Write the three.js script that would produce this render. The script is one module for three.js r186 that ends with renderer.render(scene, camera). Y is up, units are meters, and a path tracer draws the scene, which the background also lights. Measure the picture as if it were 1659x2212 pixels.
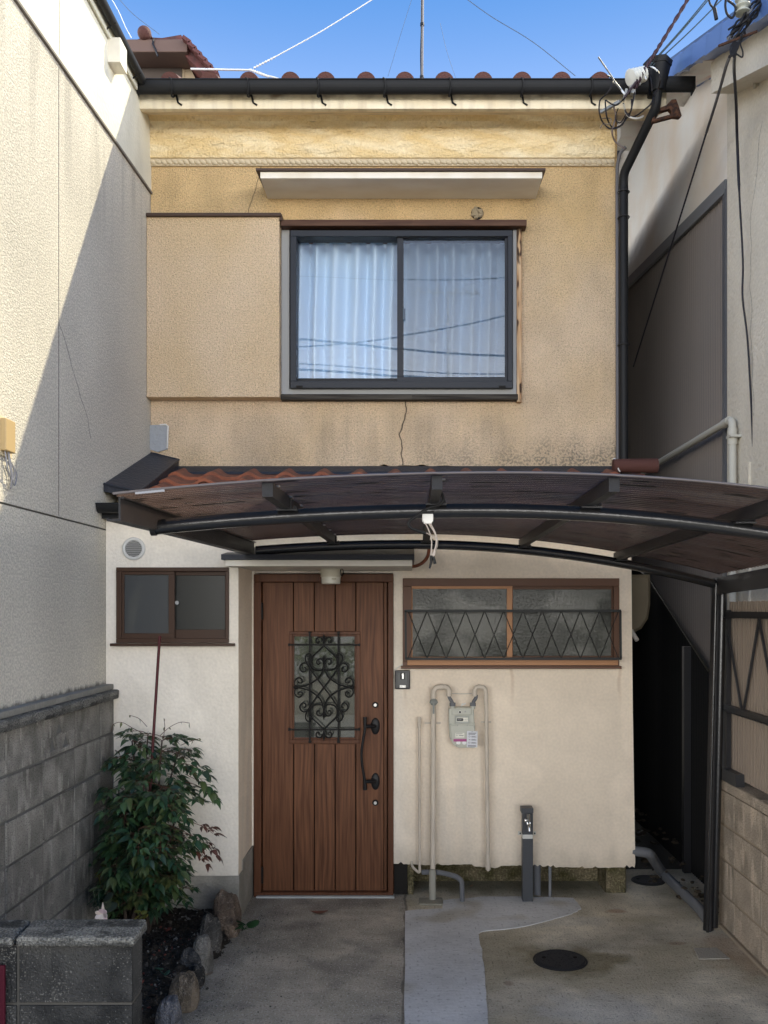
import * as THREE from 'three';
import { RoundedBoxGeometry } from 'three/addons/geometries/RoundedBoxGeometry.js';
import { mergeGeometries } from 'three/addons/utils/BufferGeometryUtils.js';

// ------------------------------------------------------------------ camera, sky, sun, exposure
const scene = new THREE.Scene();
const F = 1950, PX = 890, PY = 1315, EYE = 1.867, D0 = 5.87;      // lens: focal length and principal point in units of a 1659 x 2212 frame
const camera = new THREE.PerspectiveCamera(2 * Math.atan(1106 / F) * 180 / Math.PI, 0.75, 0.05, 400);
camera.position.set(0, EYE, D0);
camera.lookAt(0, EYE, D0 - 1);
camera.setViewOffset(1659, 2212, 829.5 - PX, 1106 - PY, 1659, 2212);
camera.updateProjectionMatrix();

const renderer = new THREE.WebGLRenderer({ antialias: true });
renderer.toneMapping = THREE.LinearToneMapping;
renderer.toneMappingExposure = 2.4;
renderer.shadowMap.enabled = true;

const sunDir = new THREE.Vector3(1.23, 1.587, -1).normalize();
const sun = new THREE.DirectionalLight(new THREE.Color().setRGB(1, 0.90, 0.66), 2.5);
sun.target.position.set(0, 2, 2);
sun.position.copy(sun.target.position).addScaledVector(sunDir, 30);
sun.castShadow = true;
sun.shadow.camera.left = sun.shadow.camera.bottom = -12; sun.shadow.camera.right = sun.shadow.camera.top = 12;
sun.shadow.camera.far = 80; sun.shadow.mapSize.set(4096, 4096);
scene.add(sun, sun.target);

{ // sky: deep blue overhead, horizon raised beyond a clear sky to light the shaded front, whiter round the sun
  const W = 512, H = 256, data = new Float32Array(W * H * 4);
  const mix = (a, b, t) => a + (b - a) * t;
  for (let j = 0; j < H; j++) for (let i = 0; i < W; i++) {
    const el = ((j + 0.5) / H - 0.5) * Math.PI, az = ((i + 0.5) / W - 0.5) * 2 * Math.PI;
    const y = Math.sin(el), c = Math.cos(el), x = c * Math.cos(az), z = c * Math.sin(az);
    const h = Math.pow(1 - Math.max(0, y), 5.7);
    const cs = Math.max(0, x * sunDir.x + y * sunDir.y + z * sunDir.z);
    const glow = 0.02 * Math.pow(cs, 6);
    let r = mix(0.002, 5.9, h) + glow, g = mix(0.100, 5.75, h) + glow, b = mix(0.31, 5.5, h) + glow;
    if (y < 0) { const t = Math.min(1, -y * 6); r = mix(r, 0.30, t); g = mix(g, 0.28, t); b = mix(b, 0.25, t); }
    const o = (j * W + i) * 4; data[o] = r; data[o + 1] = g; data[o + 2] = b; data[o + 3] = 1;
  }
  const sky = new THREE.DataTexture(data, W, H, THREE.RGBAFormat, THREE.FloatType);
  sky.mapping = THREE.EquirectangularReflectionMapping; sky.magFilter = THREE.LinearFilter; sky.needsUpdate = true;
  scene.background = sky; scene.environment = sky;
}

// ------------------------------------------------------------------ small tools
function rng(seed) { let s = seed >>> 0; return () => { s = (s + 0x6D2B79F5) >>> 0; let t = s; t = Math.imul(t ^ (t >>> 15), t | 1); t ^= t + Math.imul(t ^ (t >>> 7), t | 61); return ((t ^ (t >>> 14)) >>> 0) / 4294967296; }; }
const V = (x, y, z) => new THREE.Vector3(x, y, z);
const clamp = (x, a = 0, b = 1) => Math.min(b, Math.max(a, x));
const sst = (a, b, x) => { const t = clamp((x - a) / (b - a)); return t * t * (3 - 2 * t); };
const lerp = (a, b, t) => a + (b - a) * t;
const gx = (px, d) => (px - PX) * d / F, gy = (py, d) => EYE - (py - PY) * d / F, gz = (d) => D0 - d;
const at = (px, py, d) => V(gx(px, d), gy(py, d), gz(d));         // where a thing measured in the photograph stands at a given distance
const groundD = (py, h = 0) => F * (EYE - h) / (py - PY);
const onGround = (px, py, h = 0) => at(px, py, groundD(py, h));

// gradient noise on a 32-cell torus
const NS = 512, NC = 32, NB = new Float32Array(NS * NS);
{
  const r = rng(7), g = []; for (let i = 0; i < NC * NC; i++) { const a = r() * 6.2832; g.push([Math.cos(a), Math.sin(a)]); }
  const k = NS / NC, fade = (t) => t * t * t * (t * (t * 6 - 15) + 10);
  for (let y = 0; y < NS; y++) for (let x = 0; x < NS; x++) {
    const fx = x / k, fy = y / k, ix = Math.floor(fx), iy = Math.floor(fy), tx = fx - ix, ty = fy - iy;
    const d = (a, b) => { const q = g[((iy + b) % NC) * NC + (ix + a) % NC]; return q[0] * (tx - a) + q[1] * (ty - b); };
    const u = fade(tx), w = fade(ty);
    NB[y * NS + x] = lerp(lerp(d(0, 0), d(1, 0), u), lerp(d(0, 1), d(1, 1), u), w) * 1.6;
  }
}
function noise(x, y) {
  x = x * (NS / NC); y = y * (NS / NC);
  const x0 = Math.floor(x), y0 = Math.floor(y), tx = x - x0, ty = y - y0, m = NS - 1;
  const a = NB[(y0 & m) * NS + (x0 & m)], b = NB[(y0 & m) * NS + ((x0 + 1) & m)], c = NB[((y0 + 1) & m) * NS + (x0 & m)], d = NB[((y0 + 1) & m) * NS + ((x0 + 1) & m)];
  return (a + (b - a) * tx) + ((c + (d - c) * tx) - (a + (b - a) * tx)) * ty;
}
function fbm(x, y, o = 4) { let s = 0, a = 1, n = 0; for (let i = 0; i < o; i++) { s += noise(x, y) * a; n += a; a *= 0.5; x = x * 2 + 5.3; y = y * 2 + 9.7; } return s / n * 1.5; }
const toS = (c) => c <= 0.0031308 ? c * 12.92 : 1.055 * Math.pow(c, 1 / 2.4) - 0.055;

// colour map over a region in metres: fn(x, y) gives linear rgb
function colorTex(w, h, x0, y0, x1, y1, fn) {
  const d = new Uint8Array(w * h * 4);
  for (let j = 0; j < h; j++) for (let i = 0; i < w; i++) {
    const c = fn(lerp(x0, x1, (i + 0.5) / w), lerp(y0, y1, (j + 0.5) / h)), o = (j * w + i) * 4;
    d[o] = clamp(toS(Math.max(0, c[0]))) * 255; d[o + 1] = clamp(toS(Math.max(0, c[1]))) * 255; d[o + 2] = clamp(toS(Math.max(0, c[2]))) * 255; d[o + 3] = 255;
  }
  const t = new THREE.DataTexture(d, w, h); finish(t, x0, y0, x1, y1); t.colorSpace = THREE.SRGBColorSpace; return t;
}
function grayTex(w, h, x0, y0, x1, y1, fn) {
  const d = new Uint8Array(w * h * 4);
  for (let j = 0; j < h; j++) for (let i = 0; i < w; i++) {
    const c = clamp(fn(lerp(x0, x1, (i + 0.5) / w), lerp(y0, y1, (j + 0.5) / h))) * 255, o = (j * w + i) * 4;
    d[o] = d[o + 1] = d[o + 2] = c; d[o + 3] = 255;
  }
  const t = new THREE.DataTexture(d, w, h); finish(t, x0, y0, x1, y1); return t;
}
function finish(t, x0, y0, x1, y1) {
  t.magFilter = THREE.LinearFilter; t.minFilter = THREE.LinearMipmapLinearFilter; t.generateMipmaps = true;
  t.wrapS = t.wrapT = THREE.RepeatWrapping;
  t.repeat.set(1 / (x1 - x0), 1 / (y1 - y0)); t.offset.set(-x0 / (x1 - x0), -y0 / (y1 - y0)); t.needsUpdate = true;
}
const rgb = (r, g, b) => new THREE.Color().setRGB(r, g, b);
function mat(c, rough = 0.8, o = {}) {
  const m = new THREE.MeshPhysicalMaterial({ roughness: rough, ...(rough > 0.38 && !o.transmission && !o.metalness ? { specularIntensity: 0.4 } : {}), ...o });
  if (Array.isArray(c)) m.color.setRGB(...c); else if (c) { m.map = c; m.color.setRGB(1, 1, 1); }
  return m;
}

// ---- geometry
function planarUV(g) {
  if (g.index) g = g.toNonIndexed();
  const p = g.attributes.position, n = g.attributes.normal, uv = new Float32Array(p.count * 2);
  for (let i = 0; i < p.count; i++) {
    const ax = Math.abs(n.getX(i)), ay = Math.abs(n.getY(i)), az = Math.abs(n.getZ(i));
    if (az >= ax && az >= ay) { uv[2 * i] = p.getX(i); uv[2 * i + 1] = p.getY(i); }
    else if (ax >= ay) { uv[2 * i] = p.getZ(i); uv[2 * i + 1] = p.getY(i); }
    else { uv[2 * i] = p.getX(i); uv[2 * i + 1] = p.getZ(i); }
  }
  g.setAttribute('uv', new THREE.BufferAttribute(uv, 2));
  return g;
}
function merge(list) {
  return mergeGeometries(list.map((g) => {
    if (g.index) g = g.toNonIndexed();
    const c = new THREE.BufferGeometry();
    for (const k of ['position', 'normal', 'uv']) if (g.attributes[k]) c.setAttribute(k, g.attributes[k]);
    if (!c.attributes.uv) c.setAttribute('uv', new THREE.BufferAttribute(new Float32Array(c.attributes.position.count * 2), 2));
    return c;
  }));
}
// box between two corners, edges rounded by r
function box(x0, x1, y0, y1, z0, z1, r = 0) {
  const w = Math.abs(x1 - x0), h = Math.abs(y1 - y0), d = Math.abs(z1 - z0);
  const g = r > 0 ? new RoundedBoxGeometry(w, h, d, 1, Math.min(r, w / 2.1, h / 2.1, d / 2.1)) : new THREE.BoxGeometry(w, h, d);
  g.translate((x0 + x1) / 2, (y0 + y1) / 2, (z0 + z1) / 2);
  return planarUV(g);
}
// box whose front face fills a rectangle of the photograph at distance d, t deep
const pbox = (x0, y0, x1, y1, d, t, r = 0) => box(gx(x0, d), gx(x1, d), gy(y1, d), gy(y0, d), gz(d) - t, gz(d), r);
// rectangular ring: outer and inner rectangle
function pring(o, i, d, t, r = 0) {
  const out = [pbox(o[0], o[1], o[2], i[1], d, t, r), pbox(o[0], i[3], o[2], o[3], d, t, r), pbox(o[0], i[1], i[0], i[3], d, t, r), pbox(i[2], i[1], o[2], i[3], d, t, r)];
  return merge(out);
}
function extrude(pts, depth, holes = [], bevel = 0) {            // shape in x, y; front face at z = 0, going back
  const s = new THREE.Shape(pts.map((p) => new THREE.Vector2(p[0], p[1])));
  for (const h of holes) s.holes.push(new THREE.Path(h.map((p) => new THREE.Vector2(p[0], p[1]))));
  const g = new THREE.ExtrudeGeometry(s, { depth: depth - 2 * bevel, bevelEnabled: bevel > 0, bevelSize: bevel, bevelThickness: bevel, bevelSegments: 1, bevelOffset: -bevel, curveSegments: 8 });
  g.translate(0, 0, -depth + bevel);
  return planarUV(g);
}
// profile in (z, y) drawn along x from x0 to x1
function alongX(pts, x0, x1) {
  const g = extrude(pts, x1 - x0);                                // x=z', y=y
  g.applyMatrix4(new THREE.Matrix4().makeBasis(V(0, 0, 1), V(0, 1, 0), V(-1, 0, 0)));
  g.translate(x0, 0, 0);
  return planarUV(g);
}
// profile in (x, y) drawn along z from z0 (far) to z1 (near)
function alongZ(pts, z0, z1) { const g = extrude(pts, z1 - z0); g.translate(0, 0, z1); return planarUV(g); }
// round sweep along points; r may be a function of the share of the way
function sweep(pts, r, radial = 8, closedEnds = true) {
  const P = pts.filter((p, i) => i === 0 || p.distanceTo(pts[i - 1]) > 1e-5), n = P.length;
  const R = typeof r === 'function' ? r : () => r;
  const pos = [], uv = [], idx = [];
  let nrm = null, len = 0;
  for (let i = 0; i < n; i++) {
    const t = P[Math.min(n - 1, i + 1)].clone().sub(P[Math.max(0, i - 1)]).normalize();
    if (!nrm) { nrm = Math.abs(t.y) < 0.9 ? V(0, 1, 0) : V(1, 0, 0); }
    nrm = nrm.clone().sub(t.clone().multiplyScalar(nrm.dot(t))).normalize();
    const b = t.clone().cross(nrm), rr = R(i / (n - 1));
    if (i) len += P[i].distanceTo(P[i - 1]);
    for (let k = 0; k <= radial; k++) {
      const a = k / radial * 2 * Math.PI, c = Math.cos(a) * rr, s = Math.sin(a) * rr;
      pos.push(P[i].x + nrm.x * c + b.x * s, P[i].y + nrm.y * c + b.y * s, P[i].z + nrm.z * c + b.z * s);
      uv.push(k / radial * 2 * Math.PI * rr, len);
    }
  }
  const w = radial + 1;
  for (let i = 0; i < n - 1; i++) for (let k = 0; k < radial; k++) { const a = i * w + k; idx.push(a, a + 1, a + w, a + 1, a + w + 1, a + w); }
  const g = new THREE.BufferGeometry();
  g.setAttribute('position', new THREE.Float32BufferAttribute(pos, 3)); g.setAttribute('uv', new THREE.Float32BufferAttribute(uv, 2)); g.setIndex(idx);
  g.computeVertexNormals();
  const nn = g.attributes.normal;                                 // weld the seam's shading
  for (let i = 0; i < n; i++) { const a = i * w, b = a + radial; const x = nn.getX(a) + nn.getX(b), y = nn.getY(a) + nn.getY(b), z = nn.getZ(a) + nn.getZ(b), l = Math.hypot(x, y, z) || 1; nn.setXYZ(a, x / l, y / l, z / l); nn.setXYZ(b, x / l, y / l, z / l); }
  if (!closedEnds) return g;
  const caps = [];
  for (const [i, s] of [[0, 0], [n - 1, 1]]) {
    const cp = [], c = P[i];
    for (let k = 0; k < radial; k++) { const a = (i * w + k) * 3, b = a + 3; const tri = [c.x, c.y, c.z, pos[a], pos[a + 1], pos[a + 2], pos[b], pos[b + 1], pos[b + 2]]; cp.push(...tri); }
    const q = new THREE.BufferGeometry(); q.setAttribute('position', new THREE.Float32BufferAttribute(cp, 3)); q.computeVertexNormals(); caps.push(q);
  }
  return merge([g, ...caps]);
}
const curve = (pts, n = 24) => new THREE.CatmullRomCurve3(pts, false, 'centripetal').getPoints(n);
function bend(pts, rad, n = 6) {                                  // polyline with rounded corners
  const out = [pts[0]];
  for (let i = 1; i < pts.length - 1; i++) {
    const a = pts[i - 1], b = pts[i], c = pts[i + 1], l = Math.min(rad, a.distanceTo(b) * 0.49, b.distanceTo(c) * 0.49);
    const p = b.clone().add(a.clone().sub(b).setLength(l)), q = b.clone().add(c.clone().sub(b).setLength(l));
    for (let k = 0; k <= n; k++) { const t = k / n; out.push(p.clone().multiplyScalar((1 - t) * (1 - t)).add(b.clone().multiplyScalar(2 * t * (1 - t))).add(q.clone().multiplyScalar(t * t))); }
  }
  out.push(pts[pts.length - 1]);
  return out;
}
const pipe = (pts, r, rad = r * 2, radial = 12) => sweep(bend(pts, rad), r, radial);
const pp = (list, d) => list.map((p) => at(p[0], p[1], p[2] ?? d));
function cylZ(cx, cy, z0, z1, r, n = 20, r2 = r) { const g = new THREE.CylinderGeometry(r2, r, Math.abs(z1 - z0), n); g.rotateX(Math.PI / 2); g.translate(cx, cy, (z0 + z1) / 2); return g; }   // r at the far end, r2 at the near end
function bar(a, b, w, h = w) {                                    // straight bar of rectangular section
  const l = a.distanceTo(b), g = new THREE.BoxGeometry(w, h, l);
  const m = new THREE.Matrix4().lookAt(a, b, Math.abs(b.clone().sub(a).normalize().y) > 0.98 ? V(0, 0, 1) : V(0, 1, 0));
  g.applyMatrix4(m); g.translate((a.x + b.x) / 2, (a.y + b.y) / 2, (a.z + b.z) / 2);
  return g;
}

// ---- things and parts (geometry is given in world coordinates)
const used = {}, origin = new Map();
function numbered(n) { used[n] = (used[n] ?? -1) + 1; return used[n] ? `${n}_${String(used[n]).padStart(3, '0')}` : n; }
function shade(o) { o.castShadow = o.receiveShadow = true; return o; }
function tag(o, label, category, group, kind) { if (label) o.userData.label = label; if (category) o.userData.category = category; if (group) o.userData.group = group; if (kind) o.userData.kind = kind; return o; }
function thing(name, [x, y, z], label, category, group) {
  const o = new THREE.Group(); o.name = numbered(name); o.position.set(x, y, z); scene.add(o); origin.set(o, V(x, y, z));
  return tag(o, label, category, group);
}
function part(name, geo, m, parent, label) {
  if (Array.isArray(geo)) geo = merge(geo);
  const o = origin.get(parent); geo = geo.clone(); geo.translate(-o.x, -o.y, -o.z);
  const me = shade(new THREE.Mesh(geo, m)); me.name = name; parent.add(me); origin.set(me, o.clone());
  if (label) me.userData.label = label;
  return me;
}
function piece(name, geo, m, parent, pos, rot) {                  // shared geometry set down at a place
  const o = origin.get(parent), me = shade(new THREE.Mesh(geo, m)); me.name = name;
  me.position.copy(pos).sub(o); if (rot) me.rotation.set(...rot); parent.add(me); origin.set(me, pos.clone());
  return me;
}
function variants(geo, n, seed) {                              // the same shape with the grain taken from different places
  const r = rng(seed); return Array.from({ length: n }, () => { const g = geo.clone(), uv = g.attributes.uv, a = r() * 9, b = r() * 9; for (let i = 0; i < uv.count; i++) uv.setXY(i, uv.getX(i) + a, uv.getY(i) + b); return g; });
}
function single(name, geo, m, label, category, group, kind) {     // a thing of one mesh, its origin at the middle of its base
  if (Array.isArray(geo)) geo = merge(geo);
  geo.computeBoundingBox(); const b = geo.boundingBox, c = V((b.min.x + b.max.x) / 2, b.min.y, (b.min.z + b.max.z) / 2);
  geo = geo.clone(); geo.translate(-c.x, -c.y, -c.z);
  const me = shade(new THREE.Mesh(geo, m)); me.name = numbered(name); me.position.copy(c); scene.add(me); origin.set(me, c);
  return tag(me, label, category, group, kind);
}

// ------------------------------------------------------------------ materials
const mul = (c, k) => [c[0] * k, c[1] * k, c[2] * k];
const mix3 = (a, b, t) => [lerp(a[0], b[0], t), lerp(a[1], b[1], t), lerp(a[2], b[2], t)];
// distance from a point to a wavering line, for cracks
const crackAt = (x, y, pts, wob = 0.01, f = 14) => { let m = 9; const ox = x + wob * noise(y * f, 3.7 + pts[0][0]) , oy = y + wob * noise(x * f, 8.1); for (let i = 1; i < pts.length; i++) { const a = pts[i - 1], b = pts[i], dx = b[0] - a[0], dy = b[1] - a[1], t = clamp(((ox - a[0]) * dx + (oy - a[1]) * dy) / (dx * dx + dy * dy)); m = Math.min(m, Math.hypot(ox - a[0] - dx * t, oy - a[1] - dy * t)); } return m; };
const P2 = (px, py, d) => [gx(px, d), gy(py, d)];

const grainTile = grayTex(1024, 1024, 0, 0, 0.64, 0.64, (x, y) => { const u = x / 0.64, v = y / 0.64; return 0.5 + 0.55 * noise(u * 64, v * 64) + 0.35 * noise(u * 128 + 3, v * 128 + 9); });
const crawlTile = grayTex(1024, 1024, 0, 0, 0.64, 0.64, (x, y) => {           // sprayed, knocked-down stucco
  const u = x / 0.64, v = y / 0.64, a = noise(u * 64 + 0.6 * noise(v * 32, u * 32), v * 64), b = noise(u * 96 + 5, v * 96 + 2);
  return 0.25 + 0.5 * sst(-0.15, 0.25, a + 0.35 * b) + 0.18 * noise(u * 192, v * 192);
});
const plasterTile = grayTex(1024, 1024, 0, 0, 1, 1, (x, y) => 0.5 + 0.4 * noise(x * 32, y * 32) + 0.3 * noise(x * 64 + 7, y * 64) + 0.18 * noise(x * 160, y * 160 + 4));
const roughTile = grayTex(512, 512, 0, 0, 0.4, 0.4, (x, y) => { const u = x / 0.4, v = y / 0.4; return 0.5 + 0.5 * noise(u * 32, v * 32) + 0.4 * noise(u * 64, v * 64) + 0.3 * noise(u * 128, v * 128); });

const WALL_D = 6.33;
const crackA = [P2(875, 864, WALL_D), P2(879, 890, WALL_D), P2(869, 920, WALL_D), P2(862, 940, WALL_D), P2(866, 965, WALL_D), P2(868, 1010, WALL_D)];
const crackB = [P2(564, 360, WALL_D), P2(552, 410, WALL_D), P2(535, 462, WALL_D)];
const OCHRE = [0.70, 0.495, 0.255], BEIGE = [0.765, 0.59, 0.405];
const upperMap = colorTex(1200, 920, -1.84, 2.78, 1.44, 5.30, (x, y) => {
  const up = sst(3.9, 4.85, y + 0.25 * fbm(x * 1.5, y * 1.5, 3));
  let c = mix3(BEIGE, OCHRE, clamp(up * 0.9 + 0.12 + 0.3 * fbm(x * 2 + 9, y * 2, 4)));
  const g = noise(x * 95, y * 95) * 0.6 + noise(x * 190, y * 190) * 0.5;
  c = mix3(c, mul(c, 0.86), 0.5 * sst(0.1, 0.5, fbm(x * 3.1 + 20, y * 1.1, 3)));
  let k = 0.95 + 0.16 * (0.6 + 0.9 * sst(-0.3, 0.3, noise(x * 3, y * 3))) * g - 0.26 * sst(0.22, 0.55, noise(x * 130 + 40, y * 130)) + 0.10 * fbm(x * 4, y * 3);
  // weather streaks below the window and grime over the flashing
  const st = sst(3.36, 3.1, y) * sst(2.85, 3.2, y + 0.1) * (0.5 + 0.9 * fbm(x * 9, y * 0.7 + 3, 3)) * sst(-0.95, -0.6, x) * sst(0.95, 0.7, x);
  c = mix3(c, [0.34, 0.27, 0.19], clamp(st * 0.34));
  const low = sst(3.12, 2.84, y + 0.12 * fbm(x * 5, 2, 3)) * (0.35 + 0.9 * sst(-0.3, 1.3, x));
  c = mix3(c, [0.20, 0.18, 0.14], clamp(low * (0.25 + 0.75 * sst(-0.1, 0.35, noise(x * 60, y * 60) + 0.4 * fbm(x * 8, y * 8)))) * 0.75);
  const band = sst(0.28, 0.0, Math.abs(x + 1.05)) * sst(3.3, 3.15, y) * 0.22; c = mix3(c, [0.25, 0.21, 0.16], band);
  k *= 1 - 0.85 * sst(0.006, 0.002, crackAt(x, y, crackA, 0.014)) - 0.6 * sst(0.005, 0.0015, crackAt(x, y, crackB, 0.006));
  return mul(c, k);
});
const leftMap = colorTex(1200, 1100, -0.95, 1.40, 3.65, 5.6, (x, y) => {
  const g = noise(x * 85 + 0.6 * noise(y * 40, x * 40), y * 85);
  let c = mix3([0.70, 0.655, 0.56], [0.63, 0.59, 0.505], 0.5 + 0.8 * fbm(x * 1.3, y * 1.3, 3));
  let k = 0.86 + 0.20 * sst(-0.2, 0.25, g) - 0.10 * sst(0.1, 0.4, noise(x * 110 + 9, y * 110)) + 0.06 * noise(x * 150, y * 150) + 0.05 * fbm(x * 2, y * 0.6, 3);
  k *= 1 - 0.55 * sst(0.006, 0.002, crackAt(x, y, [[1.18, 3.36], [1.02, 3.2], [0.86, 3.02], [0.70, 2.86]], 0.03, 9));
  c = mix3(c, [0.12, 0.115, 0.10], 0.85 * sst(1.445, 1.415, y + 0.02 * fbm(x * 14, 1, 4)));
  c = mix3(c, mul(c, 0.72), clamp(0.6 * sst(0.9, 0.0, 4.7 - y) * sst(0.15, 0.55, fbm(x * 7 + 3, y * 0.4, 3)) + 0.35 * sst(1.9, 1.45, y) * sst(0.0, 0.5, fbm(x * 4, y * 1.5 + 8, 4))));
  return mul(c, k);
});
const leftBandMap = colorTex(512, 256, -0.95, 4.6, 3.65, 5.6, (x, y) => mul([0.74, 0.715, 0.60], 0.96 + 0.12 * fbm(x * 1.2, y * 2, 4) - 0.10 * sst(0.4, 0, Math.abs(x + 0.1)) * (0.6 + fbm(x * 6, y * 2, 3))));
const creamMap = colorTex(1400, 1000, -1.85, 0, 1.5, 2.5, (x, y) => {
  let c = mix3([0.84, 0.785, 0.69], [0.79, 0.73, 0.63], 0.5 + 0.7 * fbm(x * 1.6, y * 1.6, 3));
  c = mix3(c, [0.83, 0.70, 0.545], 0.75 * sst(-0.2, 0.05, x));
  let k = 0.98 + 0.05 * noise(x * 60, y * 60) + 0.05 * fbm(x * 5, y * 5, 3);
  c = mix3(c, [0.42, 0.385, 0.31], clamp(0.3 * sst(0.42, 0.18, y) * (0.4 + 0.9 * fbm(x * 5, y * 2, 3))));
  c = mix3(c, [0.52, 0.50, 0.45], clamp(0.35 * sst(0.25, 0, Math.abs(x - 0.24)) * sst(1.6, 0.9, y) * (0.5 + fbm(x * 10, y * 1.5, 3))));
  // splash dirt at the foot, rust below the window corners, hairline cracks
  c = mix3(c, [0.33, 0.28, 0.205], clamp(0.25 * sst(0.34, 0.19, y + 0.08 * fbm(x * 7, 5, 3))));
  for (const rx of [gx(876, D0), gx(1338, D0), gx(1105, D0)]) c = mix3(c, [0.42, 0.25, 0.13], 0.32 * sst(0.018, 0.002, Math.abs(x - rx - 0.01 * noise(y * 8, rx))) * sst(1.15, 1.47, y) * sst(1.49, 1.475, y));
  c = mix3(c, mul(c, 1.07), sst(0.1, 0.35, fbm(x * 2.4 + 30, y * 2.4, 2)));
  return mul(c, k);
});
const M = {};
M.upper = mat(upperMap, 0.92, { bumpMap: grainTile, bumpScale: 0.006 });
M.shutterBox = mat(colorTex(900, 900, -1.84, 3.3, -0.90, 4.6, (x, y) => mul(mix3([0.79, 0.61, 0.415], [0.72, 0.535, 0.325], clamp(0.35 + 0.6 * fbm(x * 2.2 + 4, y * 1.2, 3) + 0.35 * sst(4.25, 4.6, y))), 0.95 + 0.13 * noise(x * 95, y * 95) - 0.24 * sst(0.22, 0.55, noise(x * 130, y * 130)))), 0.92, { bumpMap: grainTile, bumpScale: 0.006 });
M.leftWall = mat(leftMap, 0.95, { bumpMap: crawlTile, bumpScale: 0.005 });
M.leftBand = mat(leftBandMap, 0.8, { bumpMap: plasterTile, bumpScale: 0.002 });
M.cream = mat(creamMap, 0.85, { bumpMap: plasterTile, bumpScale: 0.0022 });
const friezeMap = colorTex(1400, 200, -1.84, 4.95, 1.8, 5.4, (x, y) => {
  const w = fbm(x * 3 + 0.4 * fbm(y * 9, x * 3, 2), y * 9 + x * 1.5, 4);
  let c = mix3([0.78, 0.59, 0.305], [0.89, 0.75, 0.49], clamp(0.35 + 0.9 * w + 0.5 * sst(5.2, 5.3, y)));
  c = mix3(c, [0.60, 0.45, 0.25], 0.3 * clamp(fbm(x * 5 + 7, y * 14, 4)));
  const spot = sst(0.035, 0.02, Math.hypot((x + 0.69) * 0.8, y - 5.285)); 
  return mul(mix3(c, [0.12, 0.10, 0.08], 0.75 * spot), 0.97 + 0.06 * noise(x * 90, y * 90));
});
const troweled = grayTex(1024, 128, -1.84, 4.95, 1.8, 5.4, (x, y) => 0.5 + 0.5 * fbm(x * 4 + y * 3, y * 12 - x * 2, 4) + 0.12 * noise(x * 70, y * 70));
M.frieze = mat(friezeMap, 0.75, { bumpMap: troweled, bumpScale: 0.036 });
const fasciaMap = colorTex(1400, 100, -1.84, 5.2, 1.8, 5.36, (x, y) => {
  let c = mix3([0.84, 0.76, 0.58], [0.80, 0.69, 0.49], clamp(0.5 + fbm(x * 3, y * 8, 3)));
  c = mix3(c, [0.30, 0.22, 0.15], clamp(sst(5.29, 5.33, y + 0.03 * fbm(x * 8, 1, 3)) * (0.3 + 1.2 * fbm(x * 6, 3, 3))));
  c = mix3(c, [0.36, 0.27, 0.19], clamp(0.35 * fbm(x * 16, y * 1.5, 3)));
  return c;
});
M.fascia = mat(fasciaMap, 0.75, { bumpMap: plasterTile, bumpScale: 0.002 });
M.soffit = mat(colorTex(1024, 128, -1.84, 0.1, 1.8, -0.5, (x, y) => mul(mix3([0.74, 0.61, 0.42], [0.55, 0.46, 0.34], clamp(0.3 + 1.1 * fbm(x * 2.5, y * 20, 4))), 1)), 0.85);
M.rope = mat([0.62, 0.52, 0.36], 0.85);
M.gutter = mat([0.014, 0.0145, 0.0155], 0.5);
M.blackMetal = mat([0.016, 0.016, 0.018], 0.38, { bumpMap: roughTile, bumpScale: 0.0006 });
M.carportMetal = mat([0.013, 0.013, 0.014], 0.22, { clearcoat: 0.5, clearcoatRoughness: 0.25, bumpMap: roughTile, bumpScale: 0.0004 });
M.flashing = mat([0.030, 0.033, 0.042], 0.42, { bumpMap: plasterTile, bumpScale: 0.002 });
M.rust = mat(colorTex(256, 256, 0, 0, 0.5, 0.5, (x, y) => mix3([0.035, 0.022, 0.018], [0.12, 0.055, 0.03], clamp(0.4 + 1.2 * fbm(x * 40, y * 40, 4)))), 0.7);
M.brownMetal = mat([0.075, 0.048, 0.036], 0.5);
M.alu = mat([0.030, 0.033, 0.040], 0.42);
M.aluDark = mat([0.016, 0.017, 0.020], 0.42);
M.casing = mat([0.36, 0.36, 0.35], 0.6);
M.brownAlu = mat([0.062, 0.034, 0.022], 0.4);
M.coppery = mat([0.46, 0.235, 0.115], 0.42);
M.copperyDark = mat([0.135, 0.070, 0.044], 0.42);
// wood: boards weathered and plain
function woodTex(c0, c1, seed, w = 512, h = 512, sx = 0.6, sy = 0.6, alongX = false) {
  return colorTex(w, h, 0, 0, sx, sy, (x, y) => { if (alongX) [x, y] = [y, x]; const gr = fbm(x * 60 + seed + 0.7 * fbm(x * 8, y * 1.4 + seed, 2), y * 2.2 + seed, 4); const fine = noise(x * 260 + seed, y * 7); return mul(mix3(c0, c1, clamp(0.5 + 0.65 * gr)), 0.93 + 0.14 * fine); });
}
M.oldWood = mat(woodTex([0.05, 0.032, 0.022], [0.17, 0.105, 0.062], 3, 512, 256, 1.2, 0.3, true), 0.8, { bumpMap: roughTile, bumpScale: 0.001 });
M.headWood = mat(woodTex([0.075, 0.035, 0.022], [0.13, 0.068, 0.042], 12, 512, 256, 1.2, 0.3, true), 0.55);
M.orangeWood = mat(colorTex(128, 1024, 0.5, 3.3, 0.9, 4.7, (x, y) => mix3(mix3([0.42, 0.24, 0.12], [0.62, 0.44, 0.27], clamp(0.5 + fbm(x * 50, y * 4, 4))), [0.05, 0.03, 0.02], sst(0.25, 0.5, fbm(x * 20, y * 5 + 3, 3) + 0.5 * sst(4.2, 4.5, y) + 0.25 * sst(3.55, 3.4, y)))), 0.8);
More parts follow.
